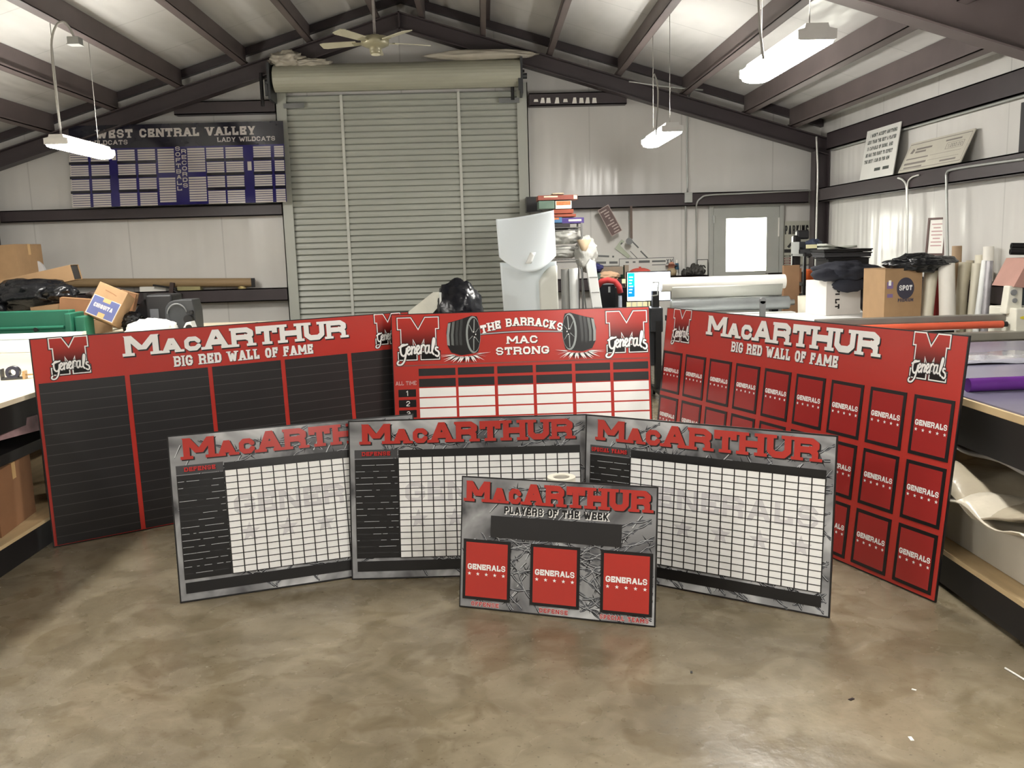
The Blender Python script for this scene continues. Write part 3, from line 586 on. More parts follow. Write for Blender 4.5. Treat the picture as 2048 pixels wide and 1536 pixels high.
def cord(pts, r, label, name='power_cord', m=CORD, cat='cord', n=5, par=None):
    pts = [tuple(p) for p in pts]; out = []
    for i in range(len(pts)-1):
        p0, p1, p2, p3 = [Vector(pts[min(max(j, 0), len(pts)-1)]) for j in (i-1, i, i+1, i+2)]
        for k in range(n):
            s = k/n; out.append(.5*((2*p1)+(-p0+p2)*s+(2*p0-5*p1+4*p2-p3)*s*s+(-p0+3*p1-3*p2+p3)*s**3))
    out.append(Vector(pts[-1]))
    if par is not None:
        return MB().tube([p-par.location for p in out], r, 7).build(name, m, par)
    return tag(MB().tube(out, r, 7).build(name, m), label, cat)
P_ = lambda x, y, Y: at(x, y, Y=Y)
cord([P_(122, 268, 8.4), P_(110, 170, 8.35), P_(103, 90, 8.3), P_(112, 52, 8.3), P_(128, 44, 8.3), P_(140, 58, 8.3), P_(150, 78, 8.3)], .010, '', par=L3)
cord([P_(1312, 270, 8.6), P_(1316, 200, 8.55), P_(1314, 165, 8.5), P_(1308, 148, 8.5)], .008, '', par=L2)
cord([P_(1527, 118, 4.95), P_(1520, 60, 4.95), P_(1517, 0, 4.95), P_(1514, -40, 4.95)], .007, '', par=L1)
t = thing('junction_box', 'small metal junction box fixed under a purlin above the upper left lamp', 'junction box', tuple(P_(150, 82, 8.3)))
MB().box((-.05, -.05, -.03), (.05, .05, .03)).build('box', GALV, t, bevel=.005); MB().box((-.055, -.055, -.036), (.055, .055, -.03)).build('cover_plate', GALV, t)
# ceiling fan
f0 = P_(750, 84, 9.6); t = thing('ceiling_fan', 'beige ceiling fan on a long down rod in front of the roll-up door hood', 'ceiling fan', tuple(f0))
FANM = mat('beige_fan_metal', (150, 145, 120), .35, metal=.2)
MB().cyl((0, 0, .06), (0, 0, zroof(f0.x)-f0.z-.04), .014).build('down_rod', mat('rod_grey', (140, 134, 130), .4), t)
MB().lathe([(.0, .07), (.05, .07), (.07, .055), (.135, .045), (.145, .01), (.14, -.03), (.10, -.05), (.06, -.055), (.06, -.09), (.055, -.12), (.0, -.125)]).build('motor_housing', FANM, t)
MB().cyl((0, 0, -.12), (0, 0, -.13), .045).build('switch_cap', mat('bright_cap', (220, 215, 190), .2), t)
for k in range(5):
    a = R(22+72*k); Tt = Matrix.Rotation(a, 4, 'Z') @ Matrix.Rotation(R(12), 4, 'X')
    b = MB().prism([(.20, -.05), (.55, -.065), (.59, -.05), (.59, .05), (.55, .065), (.20, .05)], 'z', -.004, .004).build('blade', mat('cream_fan_blade', (176, 172, 150), .5), t, T=Tt)
    MB().prism([(.10, -.02), (.24, -.035), (.24, .035), (.10, .02)], 'z', -.012, -.004).build('blade_arm', FANM, b)
# conduits and boxes on the end wall
cord([P_(1384, 180, 11.62), P_(1376, 205, 11.8), P_(1374, 300, 11.8), P_(1375, 385, 11.8)], .012, 'vertical grey conduit running from the rafter to the metal switch box', 'conduit', GALV, 'conduit')
cord([P_(1258, 163, 11.55), P_(1330, 173, 11.55), P_(1406, 180, 11.55)], .011, 'short grey conduit bridging two purlins above the rafter', 'conduit', GALV, 'conduit')
a = P_(1376, 395, 11.8); t = thing('switch_box', 'small grey metal switch box on the girt left of the walk door', 'switch box', tuple(a)); MB().box((-.045, -.03, -.06), (.045, .03, .06)).build('box', GALV, t, bevel=.004); MB().box((-.05, -.034, -.065), (.05, -.03, .065)).build('cover_plate', GALV, t)
cord([P_(1371, 405, 11.85), P_(1371, 480, 11.9), P_(1371, 560, 11.9)], .010, 'grey conduit dropping from the switch box to the bench', 'conduit', GALV, 'conduit')
cord([P_(1640, 380, 11.78), P_(1500, 386, 11.78), P_(1420, 390, 11.78), P_(1402, 396, 11.78), P_(1393, 410, 11.8), P_(1392, 450, 11.9), P_(1392, 555, 11.9)], .010, 'bent grey conduit along the girt and down beside the walk door', 'conduit', GALV, 'conduit')
cord([(4.30, 11.60, 2.95), (4.32, 11.58, 2.5), (4.32, 11.58, 1.9), (4.32, 11.58, 1.2), (4.32, 11.58, .3)], .012, 'bright vertical conduit in the corner beside the brown column', 'conduit', mat('bright_conduit', (214, 214, 208), .3, metal=.3), 'conduit')
Pr = lambda x, y, X=4.33: at(x, y, X=X)
cord([Pr(1796, 356), Pr(1806, 360), Pr(1813, 374), Pr(1813, 420), Pr(1812, 520)], .011, 'white conduit curving off the right wall girt and down the wall', 'conduit', MATS['bright_conduit'], 'conduit')
cord([Pr(1838, 350), Pr(1822, 356), Pr(1815, 372), Pr(1815.5, 430), Pr(1813.5, 520)], .009, 'second thin conduit beside the curved one on the right wall', 'conduit', MATS['bright_conduit'], 'conduit')
cord([Pr(2048, 318), Pr(1960, 330), Pr(1905, 339), Pr(1894, 346), Pr(1893, 362), Pr(1894, 430), Pr(1896, 560)], .013, 'grey conduit running along the right wall girt and bending down behind the picture frame', 'conduit', GALV, 'conduit')
cord([(4.46, 11.5, 2.767), (4.46, 10, 2.767), (4.46, 8, 2.767), (4.46, 6.8, 2.767)], .012, 'long grey conduit following the top rail of the right wall', 'conduit', GALV, 'conduit')
# ================================================================== tables
def table(label, x0, x1, y0, y1, z, topm, frame=STEELB, shelf=None, leg=.06, th=.03, apron=.12, rim=None, name='work_table'):
    cx, cy = (x0+x1)/2, (y0+y1)/2; t = thing(name, label, 'table', (cx, cy, 0)); W, D = x1-x0, y1-y0
    MB().box((-W/2, -D/2, z-th), (W/2, D/2, z)).build('table_top', topm, t, bevel=.003)
    mb = MB(); i = .03
    mb.box((-W/2+i, -D/2+i, z-th-apron), (W/2-i, -D/2+i+.04, z-th)).box((-W/2+i, D/2-i-.04, z-th-apron), (W/2-i, D/2-i, z-th)).box((-W/2+i, -D/2+i+.04, z-th-apron), (-W/2+i+.04, D/2-i-.04, z-th)).box((W/2-i-.04, -D/2+i+.04, z-th-apron), (W/2-i, D/2-i-.04, z-th)); mb.build('apron', frame, t)
    for sx in (-1, 1):
        for sy in (-1, 1):
            a, b = sx*(W/2-i-leg/2), sy*(D/2-i-leg/2); MB().box((a-leg/2, b-leg/2, 0), (a+leg/2, b+leg/2, z-th-apron)).build('leg', frame, t)
    if shelf is not None:
        zs, sm, bm = shelf; s = MB().box((-W/2, -D/2, zs-.02), (W/2, D/2, zs)).build('shelf', sm, t)
        MB().box((-W/2+.01, -D/2+.01, zs-.16), (-W/2+.05, D/2-.01, zs-.02)).box((W/2-.05, -D/2+.01, zs-.16), (W/2-.01, D/2-.01, zs-.02)).build('shelf_beam', bm, s)
    return t
TL = table('long cream-topped work table at the far left, boards leaning on its end', -5.0, -2.66, 2.9, 8.6, .9, MELA, shelf=None, apron=.15)
s = MB().box((-1.17, -2.85, .15), (1.22, 2.6, .17)).build('shelf', PLY, TL)
MB().box((1.14, -2.8, .0), (1.20, 2.55, .15)).box((-1.1, -2.8, .0), (-1.04, 2.55, .15)).build('shelf_beam', STEELB, s)
MB().box((-1.1, -2.8, .54), (1.12, 2.7, .60)).box((1.0, .35, .17), (1.06, .41, .62)).build('middle_rail', STEELB, TL)
LAM = mat('grey_violet_laminate', (112, 110, 128), .28, var=.14, scale=1.6, stretch=(.4, 3, 1))
TR = table('big work table at the far right with grey violet top and plywood rim', 2.17, 3.95, 2.2, 6.0, .915, PLY, shelf=None, apron=.20, th=.035)
o = MB().box((-.88, -1.88, .915), (.88, 1.88, .922)).build('laminate_sheet', LAM, TR)
s = MB().box((2.10-3.06, -1.95, .178), (.85, 1.85, .20)).build('shelf', PLY, TR); MB().box((2.12-3.06, -1.93, .02), (2.16-3.06, 1.83, .178)).box((.76, -1.93, .02), (.80, 1.83, .178)).build('shelf_beam', STEELB, s)
tag(MB().cyl((2.25, 4.06, .955), (3.6, 4.12, .955), .033, m=0).build('purple_tube', mat('purple_film', (96, 42, 128), .25, var=.1)), 'long purple film-wrapped tube lying across the grey violet table top', 'tube')
tag(MB().grid(12, 3, lambda u, v: (2.6+u*1.2, 4.9+v*.5, .924+.012*abs(sin(u*9+v*3))), m=0).build('film_sheet', mat('clear_film_sheet', (150, 150, 160), .12, var=.1), solid=.001), 'loose glossy film sheet lying on the grey violet table top', 'film')
TC = table('white-topped worktable behind the right-hand red board, cardboard boxes on it', 2.35, 3.93, 7.25, 9.15, .90, WPLAS)
TG2 = table('plain bench behind the green shear carrying black bags', -6.3, -4.1, 9.42, 10.5, .90, MELA)
TG = table('plain table behind the left-hand red board, machines and bags on it', -3.98, -1.6, 8.75, 10.3, .90, MELA)
TD = table('low desk behind the shelving rack, monitor and bins on it', 1.2, 1.86, 10.1, 11.0, .78, GREYPL)
TB = table('low table behind The Barracks board holding a black bag', -1.1, .10, 8.7, 9.6, .70, MELA)
# ---- things on the left table
tag(MB().box((-4.9, 7.55, .902), (-3.0, 8.45, .93)).build('foam_sheet', WPLAS), 'bright white foam sheet lying flat at the back of the left cream table', 'foam sheet')
t = thing('light_tube_box', 'long bright white box lying along the rear edge of the left table', 'box', (-4.25, 8.5, .93)); MB().box((-.75, -.045, 0), (.42, .045, .055)).build('body', WPLAS, t, bevel=.006); MB().box((.42, -.047, -.0), (.435, .047, .057)).build('end_cap', PAPER, t)
t = thing('tape_dispenser', 'dark tape dispenser with straps lying on the left cream table', 'tape dispenser', tuple(at(28, 758, Z=.902)), (0, 0, R(12)))
MB().box((-.07, -.03, 0), (.06, .03, .012)).box((-.07, -.03, 0), (-.06, .03, .07)).build('base', DGREY, t); MB().cyl((-.0, -.025, .045), (.0, .025, .045), .042, hollow=.5).build('tape_roll', mat('dark_blue_tape', (50, 52, 70), .4), t); MB().box((.05, -.012, .02), (.20, .012, .028)).box((.06, -.03, .0), (.075, .03, .05)).build('handle', TAPEM, t)
# ---- under the left table
def carton(name, label, x, y, z, W, D, H, rz=0, rx=0, ry=0, m=CARD, open_=False, tape=True, cat='box', group=None, flaps=(25, 20, 30, 15)):
    t = thing(name, label, cat, (x, y, z), (rx, ry, rz), group); w, d = W/2, D/2; e = .004; mb = MB()
    mb.box((-w, -d, 0), (w, d, e)).box((-w, -d, e), (w, -d+e, H)).box((-w, d-e, e), (w, d, H)).box((-w, -d+e, e), (-w+e, d-e, H)).box((w-e, -d+e, e), (w, d-e, H))
    if not open_: mb.box((-w, -d, H-e), (w, -.001, H+.001)).box((-w, .001, H-e), (w, d, H+.001))
    mb.build('body', m, t)
    if open_:
        L = min(W, D)*.45
        for k, (px, py, a, l) in enumerate(((0, -d, 0, W), (w, 0, pi/2, D), (0, d, pi, W), (-w, 0, -pi/2, D))):
            f = MB().box((-l/2+.005, -.003, 0), (l/2-.005, 0, L)).build('flap', m, t, T=Matrix.Translation((px, py, H)) @ Matrix.Rotation(a, 4, 'Z') @ Matrix.Rotation(R(flaps[k]+30), 4, 'X'))
    if tape and not open_: MB().box((-w-.001, -.025, H+.0015), (w+.001, .025, H+.0025)).box((-w-.0015, -.025, H*.75), (-w-.0005, .025, H+.002)).box((w+.0005, -.025, H*.75), (w+.0015, .025, H+.002)).build('tape', TAPEM, t)
    return t
carton('cardboard_box', 'brown cardboard box with shiny tape standing on the lower shelf of the left table', -3.02, 4.95, .172, .62, .50, .36, rz=.12, m=CARDD)
carton('cardboard_box', 'narrow white carton beside the taped brown box under the left table', -2.76, 5.62, .172, .16, .2, .33, rz=.3, m=mat('dull_white_card', (150, 140, 136), .8))
PMAG = mat('magazine_print', (150, 120, 122), .4, var=.35, scale=9)
for k, (x, y, rz, lb) in enumerate(((-3.05, 4.75, .2, 'stack of glossy print sheets on the middle rail under the left table'), (-2.97, 5.15, -.3, 'pinkish folded print leaning on the sheet stack under the left table'))):
    tag(MB().box((-.28, -.2, 0), (.28, .2, .035 if k == 0 else .09), T=Tm((x, y, .603+.035*k), ry=-.12*k, rz=rz)).build('print_stack', PMAG if k else mat('pale_sheets', (168, 158, 152), .4, var=.12)), lb, 'paper stack')
tag(MB().box((-.30, -.2, 0), (.25, .2, .004), T=Tm((-2.90, 4.2, .172), rz=.5)).build('cutting_mat', mat('green_mat', (46, 84, 66), .7)), 'small green mat lying on the lower shelf of the left table', 'mat')
# ---- green machine behind the left table
gy = 9.05; a = at(0, 622, Y=gy); b = at(142, 625, Y=gy)
t = thing('sheet_metal_shear', 'dark green sheet metal shear behind the left table', 'machine', ((a.x+b.x)/2-.2, gy, 0)); hw = (b.x-a.x)/2+.2
MB().box((-hw, -.04, .93), (hw, .10, 1.165)).build('blade_beam', GREENP, t, bevel=.008)
MB().box((-hw, -.10, .86), (hw, .0, .93)).cyl((-hw+.05, -.11, 1.0), (hw-.03, -.11, 1.0), .018).build('table_bed', GREENP, t, bevel=.006)
for x in (-hw+.05, hw+.03):
    MB().box((x-.03, -.16, .62), (x+.03, .16, 1.14)).box((x+.04, -.10, .62), (x+.14, .12, 1.10)).build('side_frame', GREENP, t, bevel=.01)
    MB().box((x-.04, -.16, 0), (x+.04, .16, .62)).build('leg', GREENP, t)
MB().cyl((hw*.45, -.135, .985), (hw*.45, -.10, .985), .022).build('knob', BLACK, t)
# ---- left rear clutter
def bag(name, label, c, rad, seed, amp=.22, flat=None, m=TRASH, cat='bag', knot=None, fr=2.4):
    t = thing(name, label, cat, c); MB().blob((0, 0, 0), rad, amp, fr, seed, flat=flat).build('bag_body', m, t)
    if knot: MB().lathe([(.02, 0), (.03, .03), (.012, .05), (.05, .10), (.06, .12)], knot, 10).build('knot', m, t)
    return t
p = P_(15, 512, 10.6); carton('cardboard_box', 'large brown cardboard box standing at the far left against the wall', p.x-.15, 10.85, 1.35, .62, .5, .50, rz=-.1, ry=-.03)
tag(MB().box((-.55, -.3, 0), (.45, .35, .03)).build('wall_shelf', PLY, T=Tm((p.x-.1, 10.85, 1.315))), 'plywood shelf at the far left holding the large box', 'shelf')
for k in (0,): 
    m_ = MB().box((-.52, -.28, -1.31), (-.48, .3, 0)).box((.40, -.28, -1.31), (.44, .3, 0)).box((-.48, .26, -.2), (.40, .3, -.15)); tag(m_.build('shelf_frame', STEELB, T=Tm((p.x-.1, 10.85, 1.314))), 'black frame under the far left plywood shelf', 'frame')
p = P_(88, 556, 10.2); t = thing('long_carton', 'long narrow open cardboard carton tilted across black bags at the left', 'box', (p.x, 10.2, p.z-.10), (0, R(-11), R(4)))
MB().box((-.42, -.12, 0), (.38, -.115, .17)).box((-.42, .115, 0), (.38, .12, .17)).box((-.42, -.115, 0), (.38, .115, .005)).box((-.42, -.115, .165), (.38, .115, .17)).build('sleeve', CARD, t); MB().box((.36, -.11, .01), (.37, .11, .16)).build('mouth_shade', BLACK, t); MB().box((-.60, -.12, -.03), (-.42, .10, .0)).build('flap', CARD, t)  # black plate stands in for the shade inside the open carton
p = P_(60, 590, 9.9); bag('trash_bag', 'large shiny black trash bag lying left of the shear', (p.x, 9.9, p.z), (.42, .28, .17), 4, .25); p = P_(6, 612, 9.75); bag('trash_bag', 'smaller black bag at the left picture edge above the green shear', (p.x-.12, 9.62, p.z-.03), (.2, .15, .17), 11, .25)
p = P_(60, 528, 10.95); tag(MB().cyl((0, 0, 0), (0, .04, 0), .17, n=32).build('white_disc', mat('pale_disc', (196, 196, 198), .4), T=Tm((p.x, 10.95, 1.345+.17))), 'pale round disc behind the tilted long carton', 'disc')
for (x, y, W, D, H, rz, ry, lb, m) in ((152, 612, .30, .25, .16, .3, .12, 'crushed brown carton behind the trash bag at the left', CARDD), (105, 619, .34, .2, .10, -.1, -.1, 'flat brown carton above the green shear', CARD), (190, 652, .30, .24, .14, .5, .1, 'brown carton lying under the blue printed carton', CARD), (245, 600, .22, .2, .2, .2, .3, 'dark brown carton behind the blue printed carton', CARDD)):
    p = P_(x, y, 9.5 if y > 605 else 10.0); carton('cardboard_box', lb, p.x, p.y, p.z-H/2, W, D, H, rz=rz, ry=ry, m=m)
for (x, y, Y, rr, m, lb, sd) in ((122, 586, 9.7, (.16, .14, .09), TRASH, 'crumpled black bag end between the two tilted cartons', 101), (215, 596, 9.9, (.2, .14, .10), mat('dark_brown_bag', (66, 56, 52), .6), 'dark brown bundle behind the blue printed carton', 102), (262, 640, 9.35, (.12, .12, .08), TRASH, 'small black bag in front of the black machine', 103)):
    p = P_(x, y, Y); bag('bundle', lb, tuple(p), rr, sd, .3, m=m)
# fruit carton with blue print, tilted toward the camera
p = P_(220, 612, 9.2); Tt = Matrix.Translation(p) @ Matrix.Rotation(R(-3), 4, 'Z') @ Matrix.Rotation(R(24), 4, 'Y') @ Matrix.Rotation(R(-20), 4, 'X') @ Matrix.Scale(.86, 4)
t = thing('printed_carton', 'tilted tan carton printed with a blue panel and pale lettering', 'box'); t.matrix_world = Tt
MB().box((-.175, -.14, -.20), (.175, .14, .21)).build('body', CARD, t, bevel=.004)
q = MB(); put(q, [rect(-.165, -.19, .165, .05)], .141, 0); put(q, [rect(-.158, -.183, .158, .043)], .1415, 1); put(q, [rect(-.04, .0, .05, .05)], .142, 2); put(q, [[(a, b+.12*a*0) for a, b in P] for P in text('CHIQUITA', -.12, -.085, .05, .23, t=.24)], .1425, 0); put(q, [rect(-.03, -.185, .05, -.13)], .142, 2); put(q, stroke([(-.07, .14), (.03, .13), (.07, .12)], .01), .142, 3)
q.build('printed_panel', [mat('pale_ink', (205, 196, 186), .6), mat('faded_blue_ink', (84, 92, 138), .6), TAPEM, CARDD], t)
# long cardboard tube on the lower girt
a = P_(132, 566, 11.88); b = P_(508, 565, 11.88)
t = thing('cardboard_tube', 'long brown cardboard tube lying along the wall above the lower girt', 'tube'); MB().cyl(a, b, .058, hollow=.85, n=24).build('tube', mat('tube_brown', (150, 126, 92), .6, var=.1, stretch=(1, 8, 8)), t); MB().cyl(b-Vector((.06, 0, 0)), b+Vector((.012, 0, 0)), .05).build('end_plug', mat('silver_plug', (190, 180, 170), .3, metal=.6), t)
MB().box((b.x-.02, 11.815, b.z-.06), (b.x+.03, 11.822, b.z+.06)).build('dark_band', BLACK, t)
p = P_(483, 583, 11.85); tag(MB().cyl((p.x, 11.9, 1.221), (p.x, 11.9, 1.29), .055, hollow=.8).build('tin_can', mat('brass_can', (196, 176, 120), .4, metal=.3)), 'small brass-coloured can on the lower girt below the tube end', 'can')
p = P_(372, 586, 11.7); tag(MB().box((p.x-.16, 11.85, 1.221), (p.x+.14, 11.97, 1.285)).build('wood_block', mat('green_tan_block', (156, 148, 104), .6)), 'greenish tan block on the lower girt beside the tube', 'block')
p = P_(300, 590, 11.6); tag(MB().box((p.x-.22, 11.85, 1.221), (p.x+.12, 11.98, 1.285)).build('paper_pack', PAPER), 'white packet lying on the lower girt behind the black machine', 'packet')
p = P_(340, 577, 11.78); t = thing('clamp', 'dark bar clamp resting above the black machine', 'clamp', tuple(p), (0, R(10), 0)); MB().box((-.22, -.01, 0), (.08, .01, .022)).build('bar', STEELB, t); MB().box((.0, -.03, -.10), (.05, .03, .08)).build('jaw', mat('rusty_iron', (62, 48, 44), .7), t); MB().cyl((.05, 0, -.02), (.16, 0, -.06), .016).build('screw', STEELB, t)
# black machine
p = P_(300, 622, 9.6); t = thing('engraving_machine', 'black machine with handles and vents on the rear left table', 'machine', (p.x, 9.6, .9))
MB().box((-.26, -.12, 0), (.27, .30, .07)).build('base', BLACK, t, bevel=.01); MB().box((-.02, -.05, .07), (.26, .28, .37)).build('housing', mat('black_plastic', (34, 34, 36), .4), t, bevel=.02)
MB().box((.02, -.056, .12), (.11, -.049, .22)).build('display', mat('grey_display', (98, 100, 104), .2), t); MB().prism([(-.25, .07), (-.02, .07), (-.02, .33), (-.08, .30)], 'y', .0, .04).build('arm', BLACK, t); MB().cyl((-.03, -.02, .33), (-.03, -.02, .39), .03).build('knob', STEELB, t)
for k in range(3): MB().box((-.24, -.16+.0*k, .02+.045*k), (.0, -.121, .035+.045*k)).build('rail', DGREY, t)
p = P_(366, 632, 9.4); t = thing('bench_grinder', 'grey rounded bench machine with a wheel guard on the rear left table', 'machine', (p.x, 9.4, .9))
pr = [(-.15, -.02), (.16, -.02), (.16, .20), (.14, .32), (.0, .32)]+[(-.15+.13*(1-cos(R(k*15))), .20+.12*sin(R(k*15))) for k in range(5, -1, -1)]
MB().prism([(a, max(b, 0)) for a, b in pr][::-1], 'y', -.1, .16).build('body', DGREY, t, bevel=.01); q = MB(); q.tube([(-.02+.10*cos(R(a)), -.112, .17+.11*sin(R(a))) for a in range(10, 190, 15)], .008); q.build('guard_ring', GREYPL, t)
MB().cyl((.10, -.16, .12), (.10, -.1, .12), .045).cyl((.13, -.15, .19), (.13, -.1, .19), .02).build('wheel', STEELB, t)
p = P_(385, 648, 9.1); t = thing('white_bench_tool', 'small white bench tool in front of the grey machine', 'tool', (p.x, 9.1, .9)); MB().prism([(-.08, .0), (.16, .0), (.14, .03), (.02, .04), (.0, .11), (-.05, .10), (-.08, .05)][::-1], 'y', -.05, .08).build('body', WPLAS, t, bevel=.006); MB().cyl((-.02, -.07, .05), (-.02, .09, .05), .03).build('wheel', STEELB, t)
bag('plastic_bag', 'crumpled bright white plastic bag between the black and grey machines', (P_(303, 655, 9.1).x, 9.1, .93), (.24, .16, .11), 21, .25, m=WPLAS, flat=.03)
cord([(P_(405, 647, 9.0).x, 9.0, .905), (P_(420, 645, 9.0).x, 9.0, .95), (P_(436, 640, 9.0).x, 9.0, .96), (P_(425, 650, 9.0).x, 8.9, .92), (P_(400, 655, 9.0).x, 8.85, .905)], .007, 'black cable loop lying on the table behind the left red board', 'cable_loop', BLACK, 'cable')
bag('cloth_heap', 'small dark cloth heap on the table behind the left red board', (P_(520, 638, 9.2).x, 9.2, .925), (.12, .1, .04), 31, .3, flat=.02, cat='cloth', m=mat('dark_cloth', (60, 62, 66), .9))
p = P_(645, 633, 9.3); tag(MB().box((-.28, -.15, 0), (.28, .15, .02)).build('red_sheet', mat('dark_red_sheet', (132, 34, 36), .4), T=Tm((p.x, 9.5, .903), ry=.03)), 'dark red sheet lying on the table in front of the roll-up door', 'sheet')
# ---- West Central Valley board on the girt
yb = 11.62; z0 = 2.315; bx0 = -5.20; H = 1.0
def U(px): return P_(px, 297, yb).x
bx0 = P_(131, 260, yb).x; bx1 = -2.50; t = thing('sign_board', 'blue and black West Central Valley record board standing on the upper girt', 'sign', (bx0, yb, z0), (R(-5), 0, 0)); W = bx1-bx0; Hb = P_(400, 243, yb).z-z0
BLU = mat('dark_blue_print', (34, 30, 92), .1, var=.25, scale=2); DBK = mat('blue_black_print', (26, 26, 38), .1, var=.2, scale=3); CWH = mat('dull_white_print', (188, 182, 178), .15, var=.02)
mb = MB().box((0, 0, 0), (W, .012, Hb), 1); put(mb, [rect(0, 0, W, Hb)], .0005, 0); put(mb, [rect(0, Hb*.715, W, Hb)], .001, 1)
cs = [(133, 170), (176, 212), (230, 265), (271, 306), (311, 344), (371, 406), (409, 444), (448, 483), (504, 539), (546, 583)]
hr = Hb/1.04; ylev = [(.475, .69), (.255-.005, .44), (.035+.0, .215)]
for i, (a, b) in enumerate(cs):
    u0, u1 = U(a)-bx0, min(U(b)-bx0, W-.01)
    rws = ((.40, .70, 10), (.035, .345, 10)) if i in (4, 5) else ((.56, .70, 5), (.385, .52, 5), (.205, .345, 5), (.0, .165, 6))
    for v0, v1, n in rws:
        for k in range(n): put(mb, [rect(u0, Hb*(v0+(v1-v0)*k/n), u1, Hb*(v0+(v1-v0)*(k+.74)/n))], .0015, 2)
    if i not in (4, 5):
        for v in (.54, .365, .185): put(mb, [rect(u0-.01, Hb*(v-.018), u1+.01, Hb*(v+.018))], .0012, 1)
mb.build('panel', [BLU, DBK, CWH], t)
lettering(t, 'WEST CENTRAL VALLEY', U(190)-bx0, Hb*.84, Hb*.105, U(510)-U(190), CWH, .26, name='title_lettering')
lettering(t, 'WILDCATS', U(176)-bx0, Hb*.76, Hb*.055, U(252)-U(176), CWH, .2); lettering(t, 'LADY WILDCATS', U(433)-bx0, Hb*.76, Hb*.055, U(549)-U(433), CWH, .2)
for s, px, v in (('SOFTBALL', 347, .665), ('RECORDS', 359, .63)):
    for k, ch in enumerate(s): lettering(t, ch, U(px)-bx0, Hb*(v-.07*k), Hb*.052, .06, CWH, .22, slab=False)
for px in (219, 491):
    put_ = MB(); put(put_, [rect(U(px)-bx0, Hb*(.57 if px < 300 else .40), U(px)-bx0+.05, Hb*(.57+.11 if px < 300 else .51))], .0018, 0); put_.build('small_label', CWH, t)
# ================================================================== centre rear
# curled white sheet standing on edge
A0, B0 = P_(992, 438, 9.55), P_(1108, 420, 9.45); C0, D0 = P_(1015, 640, 9.55), P_(1118, 640, 9.45)
SHEETM = mat('glossy_white_sheet', (226, 234, 238), .22, var=.015, scale=1.5)
def sh(u, v):   # u across, v up ; bulging sheet folded back at mid height
    z = .02+v*1.0; P = C0.lerp(D0, u).lerp(A0.lerp(B0, u), v) if False else None
    x = (1-v)*(C0.x+(D0.x-C0.x)*u)+v*(A0.x+(B0.x-A0.x)*u); ztop = A0.z+(B0.z-A0.z)*(u**1.7); z = .03+(ztop-.03)*v
    y = 9.5+.10*cos(pi*u)*(.4+.6*v)-.10*max(0, v-.72)*sin(pi*u)*3-.05*sin(pi*min(1, max(0, (v-.4)/.5)))*(1-abs(2*u-1)); return (x, y, z)
t = thing('curled_sheet', 'tall curled glossy white sheet standing on edge in front of the shelving rack', 'sheet', (0, 0, 0)); 
def ztop(u): return A0.z+(B0.z-A0.z)*(u**1.6)
xl0, xr0 = C0.x+.01, D0.x; zm = P_(1050, 528, 9.5).z
def sh2(u, v):
    z = .03+(zm+.02*cos(2*pi*u)-.03)*v; k = z/ztop(u); x = (xl0+(A0.x-xl0)*k*.95)*(1-u)+u*(xr0+(B0.x-xr0)*k*.9); return (x, 9.50+.09*cos(pi*u)-.02*sin(2*pi*u), z)
def sh3(u, v):
    zb = zm+(.10*(2*u-1)**2-.02)-.06*sin(pi*u); z = zb+(ztop(u)-zb)*v; k = z/A0.z; x = (xl0+(A0.x-xl0)*k)*(1-u)+u*(xr0+(B0.x-xr0)*min(1, k)); y = 9.45+.09*cos(pi*u)-.17*sin(pi*u)*(1-v)**1.2*1.0+.12*v; return (x, y, z)
MB().grid(28, 24, sh2).build('lower_sheet', SHEETM, t, solid=.003); MB().grid(28, 24, sh3).build('curled_top', SHEETM, t, solid=.003)
def sh4(u, v):
    x = D0.x-.19+.19*u-.02*v; zt = zm-.02-.16*(1-u)**2.5; return (x+.0, 9.30+.07*(1-u)**2, .03+(zt-.03)*v)
MB().grid(10, 12, sh4).build('side_fold', mat('milky_white_sheet', (222, 224, 216), .35, var=.02), t, solid=.003)
q = MB(); q.grid(3, 4, lambda u, v: (P_(1053+u*12-10*v*0, 0, 9.2).x*0+at(1051+12*u+9*v, 527-22*v, Y=9.24).x, 9.24-.03*sin(pi*u), at(1051+12*u+9*v, 527-22*v, Y=9.24).z)); q.build('crease', WPLAS, t, solid=.002)
# black bag and white foam boards on the low table
bag('trash_bag', 'black and blue plastic trash bag on the low table behind The Barracks board', (P_(915, 606, 9.1).x, 9.1, 1.0), (.245, .25, .335), 41, .17, flat=.29, m=mat('blue_black_film', (18, 20, 28), .22, var=.4, scale=3, bump=.5, bscale=10), fr=3.2)
a, b, c_1 = P_(822, 628, 8.95), P_(878, 584, 8.95), P_(878, 628, 8.95)
tag(MB().prism([(a.x-.1, a.z-.03), (c_1.x-.10, c_1.z-.03), (b.x-.005, b.z-.14), (b.x, b.z), (b.x-.06, b.z)], 'y', 8.94, 8.97).build('foam_board', mat('foam_white', (226, 226, 214), .6)), 'white foam board with a slanting top edge left of the black bag', 'foam board')
tag(MB().box((b.x+.003, 8.90, .71), (b.x+.024, 9.05, b.z-.005)).build('foam_strip', WPLAS), 'narrow bright white strip standing between foam board and black bag', 'strip')
